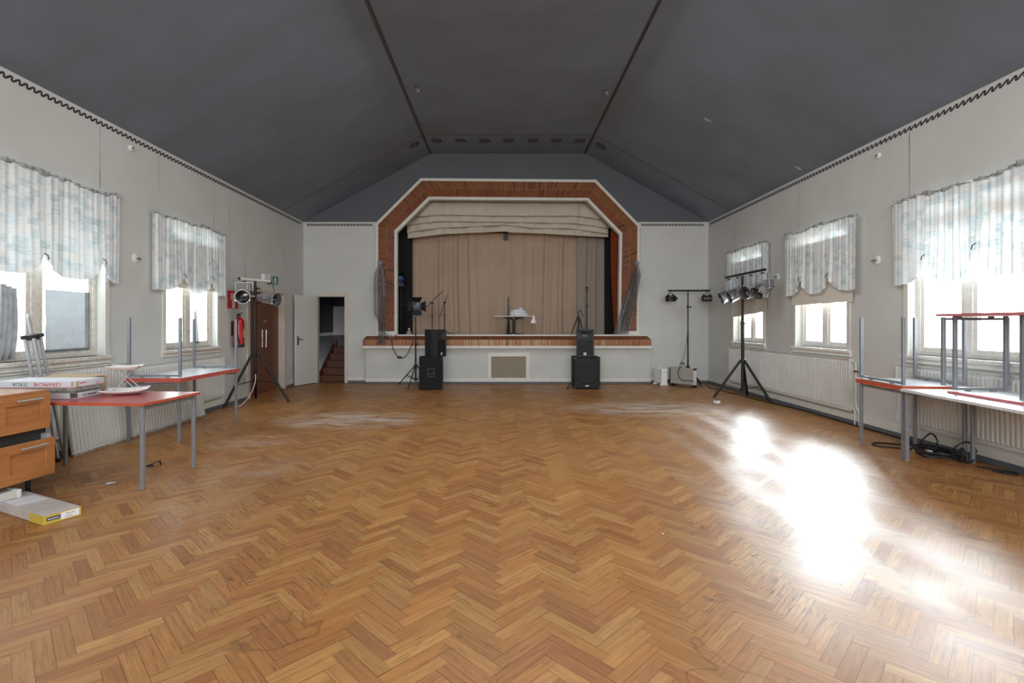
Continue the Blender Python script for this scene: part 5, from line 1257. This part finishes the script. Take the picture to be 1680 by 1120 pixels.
# ---------------------------------------------------------------- things on the walls and ceiling
def onwall(s): return XL if s<0 else XR
ex=thing('fire_extinguisher','red fire extinguisher hung on the left wall beside the brown door','fire extinguisher',(XL+0.12,8.80,0.995))
g=G(); g.lathe([(0.001,0.0),(0.085,0.0),(0.09,0.02),(0.09,0.05)],n=24); g.make('base_ring',PLASB,ex,smooth=True)
g=G(); g.lathe([(0.001,0.05),(0.088,0.05),(0.088,0.43),(0.080,0.47),(0.05,0.505),(0.028,0.515),(0.026,0.535),(0.001,0.535)],n=24); g.make('cylinder',EXTRED,ex,smooth=True)
g=G(); g.cyl((0,0,0.53),(0,0,0.57),0.02); g.bar((-0.01,-0.04,0.57),(0.01,0.10,0.60),0.022,0.012); g.bar((0,-0.02,0.565),(0.0,0.09,0.545),0.02,0.008); g.make('valve_lever',PLASB,ex)
g=G(); g.tube([(0.0,-0.03,0.56),(0.02,-0.09,0.53),(0.03,-0.115,0.42),(0.03,-0.11,0.25),(0.04,-0.085,0.1),(0.05,-0.07,0.06)],0.012,n=8,smooth=6); g.make('hose',CORD,ex,smooth=True)
def lab(a0,a1,z0,z1,m,nm):
    g=G(); g.grid(lambda u,v:Vector((0.0888*math.cos(a0+(a1-a0)*u),0.0888*math.sin(a0+(a1-a0)*u),z0+(z1-z0)*v)),10,1); g.make(nm,m,ex)
lab(R(-15),R(60),0.17,0.29,YEL,'yellow_label'); lab(R(-10),R(60),0.29,0.33,mat('label_green',(120,150,70),0.5,var=0.03),'green_label'); lab(R(-8),R(60),0.33,0.36,mat('label_dark',(60,54,48),0.5,var=0.03),'dark_label')
g=G(); g.bx(-0.12,-0.085,-0.03,0.03,0.2,0.45); g.make('wall_bracket',METB,ex)
fs=thing('fire_sign','red and white fire extinguisher sign on the left wall above the extinguisher','sign',(XL,8.82,1.82))
g=G(); g.bx(XL+0.001,XL+0.006,8.65,8.99,1.665,1.975); g.make('sign_plate',RED,fs,True)
g=G(); x=XL+0.0075
g.bx(XL+0.006,x,8.80,8.88,1.675,1.89); g.bx(XL+0.006,x,8.815,8.865,1.89,1.915); g.bx(XL+0.006,x,8.76,8.90,1.915,1.93); g.bx(XL+0.006,x,8.745,8.765,1.82,1.925); g.bx(XL+0.006,x,8.87,8.90,1.93,1.95)
g.make('sign_pictogram',PUREW,fs,True)
xb=thing('emergency_light_box','white emergency light box on the wall above the brown door','light box',(XL,10.0,2.31))
g=G(); g.bx(XL+0.001,XL+0.06,9.88,10.16,2.255,2.375); g.make('box_body',ROSE,xb,True,bevel=0.006); g=G(); g.bx(XL+0.002,XL+0.05,10.06,10.075,2.26,2.38); g.make('box_seam',GREYP,xb,True)
xs=thing('exit_sign','green and white emergency exit sign on the wall above the brown door','sign',(XL,10.4,2.29))
g=G(); g.bx(XL+0.001,XL+0.012,10.20,10.62,2.19,2.395); g.make('sign_plate',PUREW,xs,True)
g=G(); g.bx(XL+0.012,XL+0.0135,10.215,10.605,2.203,2.382); g.make('green_field',GREEN,xs,True)
g=G(); x0_,x1_=XL+0.0135,XL+0.015
def S(y,z): return (10.215+y*0.39,2.203+z*0.179)
def poly(pts): g.prism([S(*p) for p in pts],lambda p,k:Vector((x1_ if k else x0_,p[0],p[1])))
poly([(0.20,0.98),(0.28,0.98),(0.28,0.45),(0.40,0.45),(0.24,0.08),(0.09,0.45),(0.20,0.45)])
poly([(0.56,0.88),(0.66,0.92),(0.70,0.80),(0.60,0.74)]); poly([(0.52,0.70),(0.72,0.74),(0.80,0.56),(0.74,0.52),(0.68,0.62),(0.66,0.44),(0.80,0.30),(0.92,0.12),(0.84,0.08),(0.72,0.25),(0.60,0.36),(0.58,0.02),(0.50,0.02),(0.53,0.45),(0.56,0.58),(0.50,0.56),(0.44,0.42),(0.40,0.46)])
g.make('sign_pictogram',PUREW,xs,True)
def rosette(s,px,py,label):
    x=onwall(s); y=wy(px,x); z=H-(py-VY)*y/F; i=-s
    r=thing('wall_lamp_cover',label,'cover',(x,y,z),(0,0,0),'round wall lamp covers'); M=Matrix.Rotation(PI/2*i,4,'Y')
    g=G(); g.lathe([(0.062,0.001),(0.062,0.010),(0.052,0.018),(0.001,0.02)],M,n=24); g.make('cover_plate',ROSE,r,smooth=True)
    g=G(); g.tube([(i*0.02,0,0),(i*0.045,-0.012*s,0.004),(i*0.05,0.03,-0.006),(i*0.04,0.05,0.0)],0.006,n=6,smooth=4); g.make('wire_stub',METB,r)
rosette(-1,222,424,'round white lamp cover with wire stub between the two left windows')
rosette(1,1439.5,427,'round white lamp cover with wire stub right of the middle right curtain')
rosette(1,1276,454,'round white lamp cover with bent wire between the two far right curtains')
def stub(s,px,py,label):
    x=onwall(s); y=wy(px,x); z=H-(py-VY)*y/F; i=-s
    r=thing('ceiling_rose',label,'wall fitting',(x,y,z)); M=Matrix.Rotation(PI/2*i,4,'Y')
    g=G(); g.lathe([(0.04,0.001),(0.036,0.02),(0.02,0.03),(0.001,0.03)],M,n=16); g.make('fitting_base',ROSE,r,smooth=True)
    g=G(); g.lathe([(0.014,0.03),(0.014,0.034),(0.001,0.035)],M,n=12); g.make('fitting_centre',mat('aged_brass',(150,122,74),0.4,0.8),r)
stub(1,1442,255,'small white fitting with brass centre high on the right wall below the frieze')
stub(-1,214,243,'small white fitting high on the left wall below the frieze')
names=['leftmost','second from left','third from left','fourth from left','middle','fourth from right','third from right','second from right','rightmost']
for k,(px,py) in enumerate(((680,237),(716,230),(755.5,230),(795,230),(834,230),(874.5,230),(913,230),(952,230),(986.5,239))):
    p=on_ceiling(px,py); n=Vector((0,0,-1))
    if p.x<RX0: n=Vector(((ZC-ZW)/(RX0-XL),0,-1)).normalized()
    if p.x>RX1: n=Vector((-(ZC-ZW)/(XR-RX1),0,-1)).normalized()
    q=n.to_track_quat('Z','Y')
    r=thing('ceiling_downlight','round dark ceiling downlight above the stage, %s of the row'%names[k],'downlight',p,tuple(q.to_euler()),'downlights in a row above the stage')
    g=G(); g.lathe([(0.118,-0.002),(0.118,0.012),(0.105,0.020),(0.092,0.020),(0.088,0.004)],n=28); g.make('trim_ring',CEILJ,r,smooth=True)
    g=G(); g.lathe([(0.09,0.004),(0.05,0.006),(0.001,0.007)],n=28); g.make('lamp_face',mat('dull_grey_lamp_face',(96,98,100),0.5,var=0.15,scale=10),r,smooth=True)
for (px,py,l) in ((683,143,'left'),(993,148,'right')):
    p=on_ceiling(px,py); r=thing('ceiling_hook','small metal hook on the flat ceiling near the %s ridge'%l,'hook',p)
    g=G(); g.tube([Vector((0,0,0)),Vector((0.01,0,-0.05)),Vector((0.03,0.0,-0.075)),Vector((0.05,0,-0.05)),Vector((0.03,0,-0.03))],0.006,n=6,smooth=4); g.make('hook_wire',ALU,r); g=G(); g.cyl((0,0,-0.004),(0,0,0),0.03,n=14); g.make('hook_plate',CEILJ,r)

# ---------------------------------------------------------------- plastic at the near left window
x=XL-0.085; ym=(4.40+5.96)/2
g=G(); g.grid(lambda u,v:Vector((x+0.012*noise.noise(Vector((u*4,v*5,1)))+0.01,ym+0.10+(0.57)*u,1.10+(0.66+0.0*u)*v)),30,30); o=g.make('plastic_film',FILM,None,smooth=True); tag(o,'wrinkled clouded plastic film taped over the right pane of the near left window','plastic film')
g=G(); g.grid(lambda u,v:Vector((x+0.03+0.012*math.sin(u*23),4.78+(0.22-0.05*v)*u-0.07*(1-v)**3+(0.04 if False else 0),1.06+0.72*v-0.05*math.floor(u*3)/3*v)),30,20); o=g.make('plastic_strips',SILVER,None,smooth=True); tag(o,'silver grey plastic strips hanging in the left pane of the near left window','plastic strips')
g=G(); g.grid(lambda u,v:Vector((XL-0.085+0.008*math.sin(u*9),7.85+0.13*u*(1-0.5*v),1.10+0.5*v)),16,16); o=g.make('plastic_film',FILM,None,smooth=True); tag(o,'clouded plastic film in the right pane of the window beside the fire extinguisher','plastic film')

# ---------------------------------------------------------------- light, sky, camera
w=bpy.data.worlds.new('sky'); bpy.context.scene.world=w; w.use_nodes=True; n=w.node_tree; n.nodes.clear()
out=N(n,'ShaderNodeOutputWorld'); bg=N(n,'ShaderNodeBackground'); L(n,bg.outputs[0],out.inputs[0])
tc=N(n,'ShaderNodeTexCoord'); vm=N(n,'ShaderNodeVectorMath',operation='DOT_PRODUCT'); nv=N(n,'ShaderNodeVectorMath',operation='NORMALIZE'); L(n,tc.outputs['Generated'],nv.inputs[0]); L(n,nv.outputs[0],vm.inputs[0])
sd_=Vector((0.508,0.809,0.30)).normalized(); vm.inputs[1].default_value=sd_
mx=math_(n,'MAXIMUM',vm.outputs['Value'],0.0)
lobe=math_(n,'MULTIPLY',math_(n,'POWER',mx,SUN_POW),SUN_GLOW)
lobe2=math_(n,'MULTIPLY',math_(n,'POWER',mx,6.0),SUN_WIDE)
sepw=N(n,'ShaderNodeSeparateXYZ'); L(n,nv.outputs[0],sepw.inputs[0])
skyc=mixc(n,N_range(n,sepw.outputs[2],-0.06,0.03,0,1),(0.45,0.46,0.46,1),(0.86,0.95,1.0,1))
st_=math_(n,'ADD',math_(n,'ADD',lobe,lobe2),SKY)
L(n,skyc,bg.inputs[0]); L(n,st_,bg.inputs[1])
def area(name,loc,rot,sx,sy,power,col=(1,1,1),portal=False,spread=PI):
    l=bpy.data.lights.new(name,'AREA'); l.shape='RECTANGLE'; l.size=sx; l.size_y=sy; l.energy=power; l.color=col; l.spread=spread
    if portal: l.cycles.is_portal=True
    o=bpy.data.objects.new(name,l); C.objects.link(o); o.location=loc; o.rotation_euler=rot; return o
for k in WIN:
    s,a,b=WIN[k]; xw=(XL if s<0 else XR)+s*0.30
    y0,y1,z0,z1=opening(k)
    area('window_portal',(xw,(y0+y1)/2,(z0+z1)/2),(0,s*PI/2,0),z1-z0+0.1,y1-y0+0.1,1,portal=True)
area('hall_fill',(0.1,-6.6,3.0),(R(88),0,0),8.0,3.0,FILL,(0.92,0.97,1.0))  # unseen fill behind the camera, added for even front light
area('ceiling_fill',(0.15,-0.5,5.3),(0,0,0),3.0,9.0,FILL2,(0.92,0.97,1.0))  # added overhead fill, lifts walls and near floor
area('stage_end_fill',(0.15,6.0,5.3),(0,0,0),3.0,4.0,FILL3,(0.92,0.97,1.0))  # second overhead fill, added to brighten the far floor
cam=bpy.data.cameras.new('camera'); co=bpy.data.objects.new('camera',cam); C.objects.link(co)
co.location=(0,0,H); co.rotation_euler=(PI/2,0,0)
cam.sensor_fit='HORIZONTAL'; cam.sensor_width=36.0; cam.lens=36.0*F/1680.0
cam.shift_x=(840-VX)/1680.0; cam.shift_y=(VY-560)/1680.0
cam.clip_start=0.05; cam.clip_end=200
sc=bpy.context.scene; sc.camera=co
sc.view_settings.view_transform='Standard'; sc.view_settings.look='None'; sc.view_settings.exposure=EXPOSURE; sc.view_settings.gamma=1.0
sc.cycles.use_denoising=True; sc.cycles.max_bounces=8; sc.cycles.diffuse_bounces=4; sc.cycles.glossy_bounces=3; sc.cycles.transparent_max_bounces=12
sc.cycles.sample_clamp_indirect=6.0; sc.cycles.caustics_reflective=False; sc.cycles.caustics_refractive=False
